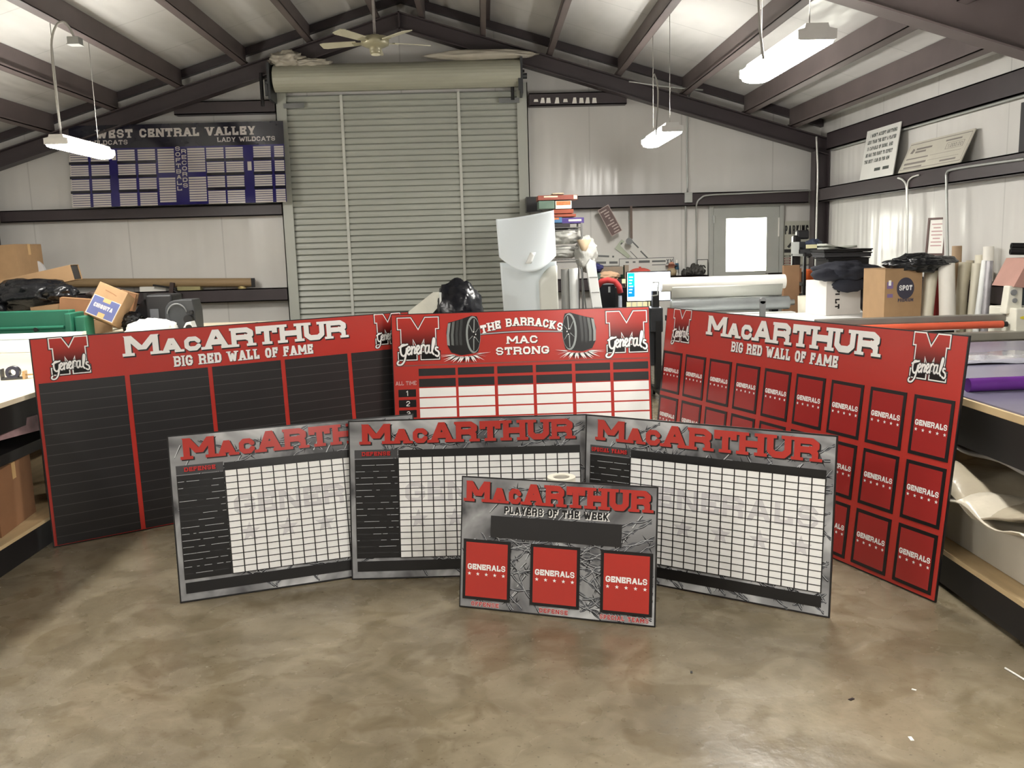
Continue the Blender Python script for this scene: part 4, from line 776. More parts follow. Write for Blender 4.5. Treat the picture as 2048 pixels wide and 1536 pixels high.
# shelving rack
WIRE = mat('chrome_wire', (150, 150, 148), .3, metal=.8); rx0, rx1 = P_(1078, 480, 10.7).x, P_(1160, 480, 10.7).x; ry0, ry1 = 10.5, 10.95
t = thing('wire_rack', 'chrome wire shelving rack loaded with bags and game boxes right of the roll-up door', 'rack', ((rx0+rx1)/2, (ry0+ry1)/2, 0)); w = (rx1-rx0)/2; d = (ry1-ry0)/2
for sx in (-1, 1):
    for sy in (-1, 1): MB().cyl((sx*w, sy*d, 0), (sx*w, sy*d, 1.92), .0125, n=10).build('post', WIRE, t)
zs = [P_(1120, y, 10.6).z for y in (456, 493, 520)]+[.55]
for z in zs:
    q = MB()
    for sy in (-1, 1): q.cyl((-w, sy*d, z), (w, sy*d, z), .005, n=6).cyl((-w, sy*d, z-.03), (w, sy*d, z-.03), .005, n=6)
    for sx in (-1, 1): q.cyl((sx*w, -d, z), (sx*w, d, z), .005, n=6)
    for k in range(12): x = -w+2*w*(k+.5)/12; q.cyl((x, -d, z), (x, d, z), .0025, n=5)
    q.build('wire_shelf', WIRE, t)
xc = (rx0+rx1)/2+.06
bag('plastic_bag', 'cloudy plastic bag of parts on the upper shelf of the wire rack', (xc, 10.7, zs[1]+.115), (.20, .17, .10), 51, .2, flat=.09, m=CLEARP)
bag('plastic_bag', 'grey cloudy plastic bag on the middle shelf of the wire rack', (xc-.02, 10.7, zs[2]+.085), (.19, .17, .075), 52, .2, flat=.07, m=CLEARP)
bag('plastic_bag', 'cloudy plastic bag hanging off the right side of the wire rack', (P_(1172, 508, 10.6).x, 10.55, P_(1172, 508, 10.6).z), (.12, .12, .20), 53, .22, m=CLEARP)
p = P_(1168, 488, 10.45); tag(MB().lathe([(.03, -.08), (.085, .05), (.08, .05), (.03, -.07)]).build('paper_cone', mat('tan_paper', (186, 166, 138), .8), T=Tm(tuple(p))), 'tan paper cup shape above the hanging plastic bag', 'paper')
tag(MB().box((-.08, -.004, -.03), (.06, .004, .03)).build('white_tag', PAPER, T=Tm(tuple(P_(1184, 496, 10.45)), ry=R(-50))), 'white card sticking up right of the tan paper', 'card')
# boxes stacked on top of the rack
def gamebox(px0, px1, py0, py1, col, lb, side=None, dep=.36, rz=0, name='game_box', inks=None):
    a, b = P_(px0, py1, 10.52), P_(px1, py0, 10.52); t = thing(name, lb, 'box', (a.x, 10.52, a.z), (0, 0, rz)); W, H = b.x-a.x, b.z-a.z
    MB().box((0, 0, 0), (W, dep, H*.99)).build('body', mat('box_'+name+str(px0), col, .5, var=.12, scale=9), t, bevel=.003)
    if inks: 
        q = MB(); [put(q, [rect(W*i[0], H*i[1], W*i[2], H*i[3])], .001, 0) for i in inks[1:]]; q.build('print_label', inks[0], t)
    return t
IW = mat('ink_cream', (226, 214, 190), .5); IO = mat('ink_orange', (206, 120, 70), .5, var=.3, scale=30)
gamebox(1102, 1140, 446, 457, (44, 40, 42), 'black flat box at the bottom of the stack on the wire rack')
gamebox(1124, 1168, 434.5, 447, (70, 52, 120), 'purple box jutting out right from the stack on the rack', inks=(IW, (.3, .35, .88, .7)))
gamebox(1104, 1124, 434.5, 446, (70, 110, 150), 'short blue box left of the purple box in the stack', inks=(IO, (.1, .6, .7, .95)), name='game_box')
gamebox(1106, 1152, 427.5, 434.3, (150, 74, 52), 'reddish orange flat box above the purple box in the stack')
gamebox(1106, 1147, 418, 427.3, (54, 128, 160), 'blue flat box in the middle of the stack')
gamebox(1078, 1109, 401, 418, (96, 118, 104), 'grey green box beside the white box high in the stack')
gamebox(1111, 1143, 401, 417.8, (228, 224, 212), 'white box with brown printing high in the stack', inks=(IO, (.06, .45, .94, .95)))
gamebox(1076, 1155, 389, 400.8, (146, 78, 64), 'long red brown box on top of the stack', inks=(IW, (.15, .55, .5, .85), (.9, .1, .99, .9)))
gamebox(1105, 1128, 385.5, 388.9, (198, 180, 150), 'thin tan box lying on the very top of the stack')
a = P_(1052, 425, 11.7); tag(MB().box((a.x, 11.55, a.z), (a.x+.20, 11.83, a.z+.19)).build('black_case', BLACK), 'black case on the wall girt beside the roll-up door', 'case')
# rolls and leaning strips right of the curled sheet
def roll(name, label, p0, p1, r, m, hollow=.55, group=None, cap=None):
    t = thing(name, label, 'roll', tuple(p0), group=group); MB().cyl((0, 0, 0), Vector(p1)-Vector(p0), r, hollow=hollow, n=28, m=0, mcap=1).build('wound_film', [m, cap or mat('roll_core_dull_tan', (150, 140, 122), .8)], t); return t  # end faces and bore take a dull tan by default
a, b = P_(1131, 538, 9.9), P_(1131, 640, 9.9); roll('film_roll', 'grey translucent roll standing on end beside the curled white sheet', (b.x+.01, 9.9, 0.0), (a.x, 9.9, a.z), .052, mat('grey_film', (156, 156, 152), .3, var=.12, scale=20, stretch=(6, 6, .3)))
a, b = P_(1146, 536, 9.9), P_(1148, 640, 9.9); roll('film_roll', 'white roll standing on end right of the grey translucent roll', (b.x+.01, 9.85, 0.0), (a.x, 9.85, a.z), .050, WPLAS)
a, b = P_(1172, 524, 9.7), P_(1192, 640, 9.7); dx = b.x-a.x
t = thing('foam_plank', 'white foam plank leaning left of the black computer bin', 'foam plank'); q = MB()
q.prism([(b.x+dx*.9, .0), (b.x+dx*.9+.11, 0), (a.x+.10, a.z), (a.x+.04, a.z+.03), (a.x, a.z-.03)], 'y', 9.68, 9.76); q.build('plank', WPLAS, t, bevel=.004); q = MB()
for k in range(8): f = (k+1)/9; x = a.x+(b.x+dx*.9-a.x)*f; q.box((x+.012, 9.676, a.z*(1-f)-.002), (x+.10, 9.68, a.z*(1-f)+.002))
q.build('score_line', GREYPL, t)
tag(MB().prism([(b.x+dx*.5-.06, 0), (b.x+dx*.5-.045, 0), (a.x-.035, a.z-.06), (a.x-.045, a.z-.06)], 'y', 9.79, 9.84).build('thin_strip', GREYPL), 'thin grey strip leaning behind the white foam plank', 'strip')
# desk things
p = P_(1212, 590, 10.2); t = thing('computer_case', 'black computer case standing on the low desk', 'computer', (p.x, 10.25, .78)); h = P_(1212, 566, 10.2).z-.78
MB().box((-.10, -.02, 0), (.115, .4, h)).build('body', mat('glossy_black', (20, 22, 26), .2), t, bevel=.02); q = MB(); put(q, [rect(.03, h*.75, .055, h*.9)], .022, 0); put(q, [rect(.03, h*.17, .06, h*.2)], .022, 0); q.build('badge', GREYPL, t)
q = MB(); q.tube([P_(1196, 572, 10.15), P_(1203, 563, 10.12), P_(1215, 560, 10.1), P_(1230, 563, 10.1), P_(1238, 573, 10.1), P_(1241, 586, 10.1)], .033, 10); tag(q.build('red_cushion', mat('red_cloth', (176, 50, 50), .8)), 'red padded band draped over the black computer case', 'cushion')
CAPN = mat('navy_cloth', (30, 32, 74), .9); 
for (x, y, rr, m, lb, sd) in ((1192, 536, (.08, .07, .055), CAPN, 'navy blue cap at the back of the desk beside the foam plank', 1), (1215, 552, (.14, .1, .055), mat('tan_cloth', (170, 140, 112), .9), 'tan cloth heap behind the computer case', 2), (1196, 555, (.06, .08, .06), mat('teal_cloth', (70, 84, 78), .9), 'dark green cloth under the navy cap', 3)):
    p = P_(x, y, 10.6); bag('cloth_heap', lb, tuple(p), rr, sd, .2, cat='cloth', m=m)
p = P_(1225, 541, 10.75); tag(MB().box((-.2, -.05, -.05), (.12, .05, .045)).box((.14, -.05, -.20), (.19, .05, .06)).build('wood_bracket', mat('grey_brown_wood', (118, 106, 92), .8), T=Tm(tuple(p))), 'grey brown wooden bracket on the wall girt behind the caps', 'bracket')
p = P_(1280, 539, 11.86); t = thing('red_hat', 'red peaked hat lying behind the monitor', 'hat', (p.x, p.y, 1.254)); MB().blob((0, 0, .0), (.155, .08, .085), .06, 1.5, 6, flat=.03).build('crown', mat('red_felt', (206, 88, 76), .8), t); MB().cyl((0, 0, .08), (0, 0, .10), .015).build('button', MATS['red_felt'], t)
for (x, y, lb) in ((1247, 547, 'small dark green bottle behind the monitor corner'),): 
    p = P_(x, y, 11.86); tag(MB().lathe([(0, -.09), (.035, -.09), (.035, .03), (.012, .06), (.012, .09), (0, .09)], tuple(p), 14).build('bottle', mat('green_glass', (40, 76, 56), .3)), lb, 'bottle')
a, b = P_(1253, 604, 10.15), P_(1341, 541, 10.15); t = thing('monitor', 'lit computer monitor with a blue sidebar and yellow notes under its screen', 'monitor', (a.x, 10.15, a.z), (0, 0, R(-4))); W, H = b.x-a.x, b.z-a.z
MB().box((0, .0, 0), (W, .04, H)).build('bezel', STEELB, t, bevel=.004); MB().box((W/2-.03, .03, -.25), (W/2+.03, .06, .1)).box((W/2-.12, -.06, a.z*0-(a.z-.785)), (W/2+.12, .14, -(a.z-.80))).box((W/2-.03, .03, -(a.z-.80)), (W/2+.03, .06, -.2)).build('stand', STEELB, t)
q = MB(); put(q, [rect(.012, .012, W-.012, H-.012)], .001, 0); put(q, [rect(.014, .10, .095, H-.014)], .002, 1); put(q, [rect(.014, .055, .095, .10+(H-.12)*.35)], .003, 2); [put(q, [rect(.03, .10+.035*k, .06+.008*(k % 3), .112+.035*k)], .004, 3) for k in range(6)]; put(q, [rect(.20, .27, .40, .274), rect(.26, .18, .48, .184)], .003, 4)
q.build('screen', [mat('screen_white', (245, 250, 255), .3, emit=3.2, var=0), mat('screen_cyan', (0, 214, 232), .3, emit=1.6, var=0), mat('screen_blue', (0, 92, 232), .3, emit=1.5, var=0), mat('screen_pale', (190, 244, 250), .3, emit=1.8, var=0), mat('screen_grey', (180, 184, 190), .3, emit=.8, var=0)], t)
YN = mat('pale_yellow_note', (226, 222, 178), .8)
for k in range(5): tag(MB().box((0, -.006, -.062), (.052 if k < 4 else .02, -.004, -.0)).build('sticky_note', YN, t), None); bpy.context.scene.collection.objects[-1].location = (.0+.062*k, 0, -.002)
tag(MB().box((-.05, -.004, 0), (-.008, -.002, .05)).build('sticky_note', YN, t, T=Tm((0, 0, H*.62))), None)
p = P_(1240, 600, 10.1); tag(MB().cyl((p.x-.0, 10.1, .78), (p.x, 10.1, p.z+.05), .028, .02).build('spray_bottle', mat('grey_clear', (150, 156, 166), .2)), 'small greyish bottle between computer case and monitor', 'bottle')
p = P_(1244, 590, 10.4); tag(MB().box((-.32, -.1, 0), (.07, .3, .37)).build('black_box', BLACK, T=Tm((p.x+.03, 10.55, .78))), 'black box on the desk left of the monitor', 'box')
# rail bench along wall: figurine, pen, row
zb = 1.222
p = P_(1353, 545, 11.6); t = thing('figurine', 'small figurine with a brown hat on the wall girt', 'figurine', (p.x, 11.91, zb)); hh = P_(1353, 528, 11.6).z-zb
MB().lathe([(0, 0), (.06, 0), (.07, hh*.35), (.045, hh*.62), (.02, hh*.68), (0, hh*.7)], n=14).build('body', mat('khaki_resin', (168, 150, 120), .6), t); MB().blob((0, 0, hh*.80), (.045, .045, .055), .05, 1, 1, sub=3).build('head', mat('skin_resin', (196, 140, 118), .6), t); MB().lathe([(0, hh*1.0), (.04, hh*.98), (.045, hh*.88), (.085, hh*.85), (.085, hh*.83), (0, hh*.84)], n=16).build('hat', mat('brown_felt', (110, 62, 46), .8), t)
p = P_(1364, 540, 11.6); t = thing('marker_pen', 'big white and teal marker standing on the wall girt', 'marker', (p.x, 11.91, zb)); ht = P_(1364, 520, 11.6).z-zb; MB().cyl((0, 0, 0), (0, 0, ht), .012, .010).build('barrel', PAPER, t); MB().cyl((0, 0, ht*.38), (0, 0, ht*.78), .028, .022).build('grip', mat('teal_plastic', (28, 76, 100), .4), t)
for k, (x, y, r) in enumerate(((1378, 546, .04), (1386, 543, .05), (1400, 545, .07), (1408, 546, .06))):
    p = P_(x, y, 11.65); bag('dark_ornament', 'dark knobbly ornament on the wall girt before the S plate', (p.x, 11.91, zb+r*.9), (r, .05, r*1.1), 60+k, .35, flat=r*.85, cat='ornament', m=mat('dark_bronze', (62, 60, 56), .6, var=.3, scale=20)); 
[o.__setitem__('group', 'dark ornaments on the wall girt') for o in COL.objects if o.name.startswith('dark_ornament')]
# things fixed to the end wall: sample plates
PLT = mat('pale_plate', (206, 206, 200), .35, var=.03); PTX = mat('plate_ink', (96, 98, 98), .5)
def plate(px, py, wpx, hpx, ang, label, inks, m=PLT, Y=11.98, name='sample_plate', txt=None, tm=None, edge=None):
    p = P_(px, py, Y); k = Y/1774; W, H = wpx*k, hpx*k; t = thing(name, label, 'plate', tuple(p), (0, R(ang), 0)); q = MB().box((-W/2, 0, -H/2), (W/2, .006, H/2), 0)
    if edge: put(q, [rect(-W/2, -H/2, W/2, H/2)], .0008, 1)
    e = .008 if edge else 0; put(q, [rect(-W/2+e, -H/2+e, W/2-e, H/2-e)], .0012, 0)
    for (u0, v0, u1, v1) in inks: put(q, [rect(-W/2+u0*W, -H/2+v0*H, -W/2+u1*W, -H/2+v1*H)], .0018, 1)
    q.build('plate', [m, tm or PTX], t)
    if txt:
        s, u, v, h, w = txt; o = lettering(t, s, -W/2+u*W, -H/2+v*H, h*H, w*W, tm or PTX, .2, slab=False, y=.0025)
    return t
random.seed(5)
BR = mat('brown_plate', (92, 70, 66), .5, var=.1)
plate(1220, 441, 24, 58, -28, 'brown raised sample plate hanging crooked under the girt', [(random.uniform(.1, .5), .06+.1*k, random.uniform(.6, .9), .10+.1*k) for k in range(9)], BR, tm=mat('plate_raised', (176, 158, 150), .5), Y=11.78, edge=True)
plate(1276, 507, 72, 28, 46, 'large pale sample plate hanging diagonally under the cord tag', [(.1, .75, .4, .85), (.5, .7, .9, .8), (.3, .2, .7, .25)])
plate(1250, 498, 34, 22, 38, 'small greenish pale plate tucked behind the diagonal plate', [(.1, .6, .4, .8)], mat('green_pale', (176, 184, 164), .5), Y=11.985)
plate(1212, 512, 62, 12, 4, 'upper thin pale name plate behind the white plank', [(.15, .3, .6, .6), (.7, .3, .76, .6)], Y=11.975)
plate(1212, 525, 66, 13, 1, 'lower thin pale name plate behind the white plank', [(.1, .3, .5, .65), (.6, .3, .85, .65)], Y=11.97)
plate(1293, 531, 110, 30, 0, 'wide pale plate ending in the letters XV behind the monitor', [(.12, .7, .18, .8), (.25, .7, .3, .8), (.36, .68, .56, .84), (.6, .7, .85, .82), (.6, .5, .85, .55)], txt=('XV', .86, .55, .33, .12), edge=True, Y=11.965)
plate(1405, 538, 22, 38, 0, 'pale plate with a large letter S beside the walk door', [], txt=('S', .3, .25, .45, .5), edge=True, Y=11.96, tm=BLACK)
p0, p1 = P_(1264, 436, 11.8), P_(1258, 478, 11.85); t = thing('hanging_tag', 'round grey badge hanging on a brown strap from the girt', 'badge'); MB().box((p0.x-.02, 11.825, p1.z), (p0.x+.01, 11.834, 2.15)).build('strap', mat('brown_strap', (110, 96, 88), .8), t); MB().cyl((p1.x, 11.82, p1.z-.03), (p1.x, 11.834, p1.z-.03), .045).build('badge', GREYPL, t)
# small trophies lined on the short upper girt
for k, (x, h, lb) in enumerate(((1072, 4, 'tiny white card, first left'), (1085, 8, 'pale square tag'), (1097, 8, 'small white figure'), (1114, 9, 'grey folded card'), (1131, 5, 'low white bow shape'), (1149, 9, 'white upright tag'), (1163, 8, 'thin white spike'), (1175, 9, 'white triangle tag'), (1189, 8, 'last white tag on the right'))):
    p = P_(x, 201, 11.81); tag(MB().prism([(-.03, -.03*h/8), (.03, -.03*h/8), (.022, .035*h/8), (-.022+.01*(k % 2), .035*h/8)], 'y', -.006, 0).build('hanging_card', PAPER, T=Tm((p.x, 11.825, p.z))), lb+' of the row on the short upper girt', 'card')
# ================================================================== right rear
# wide roll printer
t = thing('wide_format_printer', 'wide roll printer on a black stand with white rolls in front of the walk door', 'printer', (0, 0, 0)); Y0 = 9.4
a, b = P_(1343, 559, Y0), P_(1569, 555, Y0); c1 = P_(1345, 603, Y0); d1 = P_(1575, 597, Y0)
zt1 = a.z-.055; MB().cyl((P_(1322, 560, Y0).x, Y0, zt1), (b.x, Y0, zt1), .075, n=32).build('media_roll', mat('white_media', (238, 236, 228), .35, var=.01), t)
MB().grid(1, 8, lambda u, v: (c1.x-.02+u*(b.x-c1.x-.02), Y0-.070+.05*v*v, zt1-.02-v*(zt1-c1.z-.05))).build('hanging_media', mat('hanging_white', (206, 208, 200), .4, var=.01), t, solid=.003)
MB().cyl((c1.x-.02, Y0-.03, c1.z-.045), (d1.x, Y0-.03, c1.z-.045), .07, n=28).build('take_up_roller', mat('silver_roller', (150, 154, 154), .3, metal=.4), t)
MB().cyl((d1.x, Y0-.03, c1.z-.045), (d1.x+.06, Y0-.03, c1.z-.045), .03).build('roller_end', GALV, t)
MB().box((c1.x-.03, Y0-.20, c1.z-.16), (d1.x+.02, Y0-.05, c1.z-.135)).build('front_edge', WPLAS, t); MB().box((c1.x-.03, Y0-.10, c1.z-.22), (d1.x+.02, Y0+.25, c1.z-.16)).build('carriage_beam', STEELB, t)
xl_ = P_(1316, 700, Y0).x
for x in (xl_, d1.x-.1):
    MB().box((x-.03, Y0-.04, .10), (x+.03, Y0+.06, c1.z-.2)).box((x-.035, Y0+.1, .55), (x+.035, Y0+.2, 1.15)).build('stand_leg', STEELB, t); MB().box((x-.03, Y0-.28, .07), (x+.03, Y0+.30, .11)).build('foot', STEELB, t)
    for yy in (-.24, .26): MB().cyl((x-.015, Y0+yy, .038), (x+.015, Y0+yy, .038), .036).build('caster', BLACK, t)
MB().box((xl_-.08, Y0-.03, .72), (xl_+.05, Y0+.25, .98)).box((xl_-.12, Y0+.05, .35), (xl_+.02, Y0+.28, .72)).build('side_cover', mat('charcoal_plastic', (44, 46, 50), .4), t, bevel=.01)
q = MB(); q.tube([P_(1305, 565, Y0-.1), P_(1318, 564, Y0-.1), P_(1316, 575, Y0-.1), P_(1315, 590, Y0-.1), P_(1303, 592, Y0-.1)], .008); q.build('side_bracket', GALV, t)
# white sheets and clamp on the table
o = MB().box((-.9, -.75, 0), (.55, .8, .012), T=Tm((3.22, 8.15, .902), rz=.03)); tag(o.build('white_sheet_stack', WPLAS), 'large bright white sheets lying on the table in front of the printer', 'sheets')
p = P_(1519, 640, 7.35); t = thing('clamp', 'upright grey clamp gripping the near edge of the white-topped table', 'clamp', (p.x, 7.28, .80)); hh = P_(1519, 594, 7.3).z-.80
MB().box((-.022, -.012, 0), (.026, .012, hh-.03)).cyl((0.002, -.012, hh-.03), (0.002, .012, hh-.03), .026).build('bar', GREYPL, t, bevel=.003); MB().cyl((.10, 0, .08), (.10, 0, .13), .012).box((.02, -.01, .07), (.12, .01, .085)).build('screw_arm', GREYPL, t)
# white printed carton with a jacket over it, black trays on top
p = P_(1680, 600, 8.6); t = thing('white_carton', 'white carton printed with black letters, half covered by a dark jacket', 'box', (p.x-.02, 8.72, .915), (0, 0, R(14))); h = P_(1680, 560, 8.6).z-.915
WC = mat('white_carton_card', (214, 210, 204), .6, var=.02); MB().box((-.20, -.17, 0), (.19, .17, h)).build('body', WC, t, bevel=.004); q = MB(); 
for k, ch in enumerate('FILTE'[:4]): put(q, [[(-.10+(b_-0), h*.78-(a_-0)) for a_, b_ in P] for P in glyph(ch, .0+.052*k, 0, .045 if ch != 'I' else .014, .05, .014)], .1715, 0)
q.build('print', BLACK, t)
t = thing('jacket', 'dark navy jacket slumped over the white carton', 'jacket'); c = P_(1690, 548, 8.55); jm = mat('dark_jacket_cloth', (32, 34, 44), .85, var=.2, bump=.4, bscale=18)
q = MB().blob((c.x, 8.62, c.z+.02), (.27, .21, .10), .25, 2.2, 71); q.blob((c.x-.18, 8.5, c.z-.0), (.16, .09, .06), .25, 2.5, 72, sub=3).blob((c.x+.20, 8.6, c.z+.02), (.18, .12, .07), .25, 2.5, 73, sub=3); q.blob((c.x+.02, 8.48, c.z-.10), (.16, .05, .07), .2, 2.2, 74, sub=3); q.build('cloth', jm, t)
MB().blob((c.x+.26, 8.66, c.z-.16), (.07, .06, .22), .2, 2, 75, sub=3).build('sleeve', mat('jacket_sleeve_cloth', (58, 56, 58), .85), t)  # sleeve cloth is a paler grey than the jacket body
p = P_(1683, 528, 8.75); t = thing('black_tray_stack', 'stack of black plastic trays on top of the dark jacket', 'tray', (p.x, 8.75, 0))
for k, (y0_, y1_, w, m) in enumerate(((533, 515, .42, STEELB), (514, 505, .46, mat('matt_black_tray', (48, 48, 50), .5)), (504, 498, .47, STEELB))):
    z0_, z1_ = P_(1683, y0_, 8.7).z, P_(1683, y1_, 8.7).z; MB().box((-w/2+.02*(k == 0), -.15, z0_), (w/2, .18, z1_)).box((-w/2-.008, -.16, z1_-.012), (w/2+.008, .19, z1_)).build('tray', m, t, bevel=.004)
zz_ = P_(1683, 497, 8.7).z
for k, (dx_, w, m) in enumerate(((.0, .36, mat('grey_sheet_bundle', (140, 142, 134), .6, var=.15)), (-.03, .30, mat('grey_green_sheets', (166, 168, 158), .6)))):
    tag(MB().grid(10, 3, lambda u, v, w=w, k=k: (-w/2+w*u, -.12+.25*v, .012+.028*k+.012*sin(u*5+k*2)*(1)-.02*u)).build('folded_sheets', m, T=Tm((p.x+dx_-.02, 8.75, zz_)), solid=.02), ('grey folded sheets lying on the black trays', 'pale folded sheets on the very top of the black trays')[k], 'sheets')
# black shelving with buckets, by the parking sign
t = thing('steel_shelving', 'black steel shelving with small bins left of the corner column', 'shelves', (0, 0, 0)); sx0, sx1 = P_(1598, 560, 10.6).x, P_(1652, 560, 10.6).x; MB
for x in (sx0, sx1-.03):
    for y in (10.45, 10.85): MB().box((x, y, 0), (x+.03, y+.03, P_(1600, 505, 10.6).z)).build('upright', STEELB, t)
szs = [P_(1620, y, 10.5).z for y in (507, 566, 590)]+[.3]
for z in szs: MB().box((sx0, 10.44, z-.03), (sx1, 10.9, z)).build('shelf', STEELB, t)
def tub(lb, px, z, r, h, m, Y=10.6, name='plastic_tub'):
    t = thing(name, lb, 'bucket', (P_(px, 560, Y).x, Y, z)); MB().lathe([(0, .003), (r*.8, .003), (r, h), (r*1.06, h), (r*1.06, h-.015), (r*.82, -.0), (0, 0)]).build('tub', m, t); return t
tub('orange plastic tub on the middle shelf of the black shelving', 1622, szs[1]+.001, .085, .16, mat('orange_plastic', (206, 96, 44), .4))
tub('pale orange tub on the lower shelf of the black shelving', 1626, szs[2]+.001, .05, .12, mat('pale_orange', (222, 164, 92), .5))
t = thing('storage_bin', 'dark grey open bin on the top shelf of the black shelving', 'bin', (P_(1616, 500, 10.5).x, 10.6, szs[0])); MB().box((-.12, -.14, 0), (.16, .14, .01)).box((-.12, -.14, .01), (.16, -.13, .05)).box((-.12, -.14, .01), (-.11, .14, .14)).box((.15, -.14, .01), (.16, .14, .14)).box((-.11, .13, .01), (.15, .14, .14)).build('bin', DGREY, t)
p = P_(1620, 497, 10.4); tag(MB().box((-.035, -.01, 0), (.09, .01, .045)).build('yellow_card', YN, T=Tm((p.x, 10.43, szs[0]+.06))), 'pale yellow card on the front of the dark grey bin', 'card')
bag('blue_cloth', 'dark blue cloth bundle poking out of the grey bin', tuple(P_(1627, 488, 10.65)), (.085, .08, .055), 81, .3, cat='cloth', m=mat('slate_blue_cloth', (52, 60, 80), .8))
t = thing('power_tool', 'black cordless tool standing before the parking sign', 'tool', tuple(P_(1596, 520, 10.9))); MB().box((-.075, -.05, -.10), (.02, .05, .30)).build('upright_case', BLACK, t, bevel=.02); MB().box((-.03, -.05, .25), (.12, .05, .36)).build('head', mat('black_plastic', (34, 34, 36), .4), t, bevel=.02); MB().prism([(.05, .12), (.09, .16), (.17, .06), (.13, .02)][::-1], 'y', -.03, .03).build('handle', STEELB, t)
tag(MB().box((-.07, -.06, -.95), (.05, .06, -.10)).build('tool_post', CARDD, T=Tm(tuple(P_(1592, 520, 10.93)))), 'brown upright post under the black tool', 'post')
a = P_(1568, 531, 10.3); b = P_(1598, 620, 10.3); tag(MB().box((a.x, 10.3, 0), (b.x, 10.36, a.z), 0).build('brown_panel', mat('brown_board', (146, 112, 82), .75), bevel=.003), 'tall brown board standing left of the black shelving', 'board')
p = P_(1620, 605, 9.75); t = thing('plastic_cup', 'cream plastic pail standing at the foot of the black shelving', 'bucket', (p.x, 9.8, 0)); MB().lathe([(0, .50), (.10, .50), (.115, P_(1620, 592, 9.75).z), (.105, P_(1620, 592, 9.75).z), (.10, .52), (0, .52)]).build('pail', mat('cream_plastic', (206, 202, 184), .5), t); MB().box((-.12, -.12, 0), (.12, .12, .50)).build('stool_base', DGREY, t)
# parking sign
a, b = P_(1567, 530, 11.97), P_(1622, 441, 11.97); W, H = b.x-a.x, b.z-a.z
t = thing('parking_sign', 'pale parking sign with black letters on the wall right of the walk door', 'sign', (a.x, 11.97, a.z)); q = MB().box((0, 0, 0), (W, .006, H)); put(q, [rect(0, 0, W, H)], .001, 0); put(q, [[(W*.12, H*.42), (W*.20, H*.38), (W*.50, H*.62), (W*.44, H*.64)]], .0016, 1)
for k in range(4): put(q, [rect(W*.02, H*(.02+.055*k), W*.27, H*(.055+.055*k))], .0016, 3 if k < 3 else 1); put(q, [rect(W*.05, H*(.03+.055*k), W*.22, H*(.045+.055*k))], .002, 0)
put(q, [rect(W*.02, H*.28, W*.3, H*.36)], .0016, 1); q.build('plate', [mat('olive_pale', (184, 184, 170), .5), BLACK, PTX, mat('maroon_ink', (120, 50, 52), .5)], t); lettering(t, 'PARKING', W*.03, H*.70, H*.20, W*.88, BLACK, .2, slab=False, y=.002, gap=.3)
# big carton with black bag
a, b, c2 = P_(1758, 637, 7.75), P_(1790, 540, 7.75), P_(1848, 560, 7.9)
hB = P_(1775, 538, 7.75).z-.915; t = carton('cardboard_box', 'tall tan carton printed with a dark round mark and pale letters, black bag on top', a.x+.20, 7.95, .915, .36, .34, hB, rz=R(8), open_=False, tape=False)
q = MB(); 
for i_, (u, v, r) in enumerate(((.0, .0, 0),)):
    T2 = Matrix.Translation((0, 0, 0)); P = [( .02+.085*cos(2*pi*k/24), hB*.62+.095*sin(2*pi*k/24)) for k in range(24)]; put(q, [P], .1705, 0); put(q, [[(x, z) for x, z in PP] for PP in text('SPOT', -.04, hB*.58, .045, .125, t=.2)], .171, 1); put(q, text('PREMIUM', -.05, hB*.36, .03, .15, t=.25), .1705, 0)
    put(q, [rect(-.155, hB*.45, -.10, hB*.52), rect(-.16, hB*.62, -.10, hB*.75)], .1705, 2); put(q, [rect(-.145, hB*.68, -.12, hB*.78)], .171, 1)
q.build('printed_marks', [mat('dark_ink', (58, 56, 70), .6), WHITE, mat('violet_ink', (120, 100, 140), .6)], t)
bag('trash_bag', 'crumpled black trash bag lying on the tall tan carton', tuple(P_(1836, 526, 7.9)), (.26, .18, .075), 91, .35)
# framed notice
a, b = P_(1851, 512, 8.6), P_(1889, 450, 8.6); X_ = 4.46; p = at(1870, 478, X=X_); t = thing('framed_notice', 'brown framed notice on the right wall behind the standing rolls', 'picture frame', tuple(p-Vector((0, 0, .16)))); t.rotation_euler = (R(-4), 0, R(-63)); FR = mat('walnut_frame', (84, 56, 48), .5)
q = MB(); W, H = .21, .37; [q.box(*z_) for z_ in (((-W/2, 0, 0), (-W/2+.02, .02, H)), ((W/2-.02, 0, 0), (W/2, .02, H)), ((-W/2+.02, 0, 0), (W/2-.02, .02, .02)), ((-W/2+.02, 0, H-.02), (W/2-.02, .02, H)))]; q.build('frame', FR, t)
q = MB().box((-W/2+.02, .008, .02), (W/2-.02, .015, H-.02), 0); [put(q, [rect(-.06+.02*(k % 3 == 1), H-.07-.035*k, .06-.02*(k % 3 == 1), H-.058-.035*k)], -.007, 1) for k in range(7)]; q.build('notice', [PAPER, mat('pale_red_ink', (196, 160, 158), .6)], t)
tag(MB().box((4.44, 7.4, 1.225), (4.50, 9.4, 1.24)).build('wall_ledge', STEELB), 'narrow dark ledge on the right wall behind the standing rolls', 'ledge')
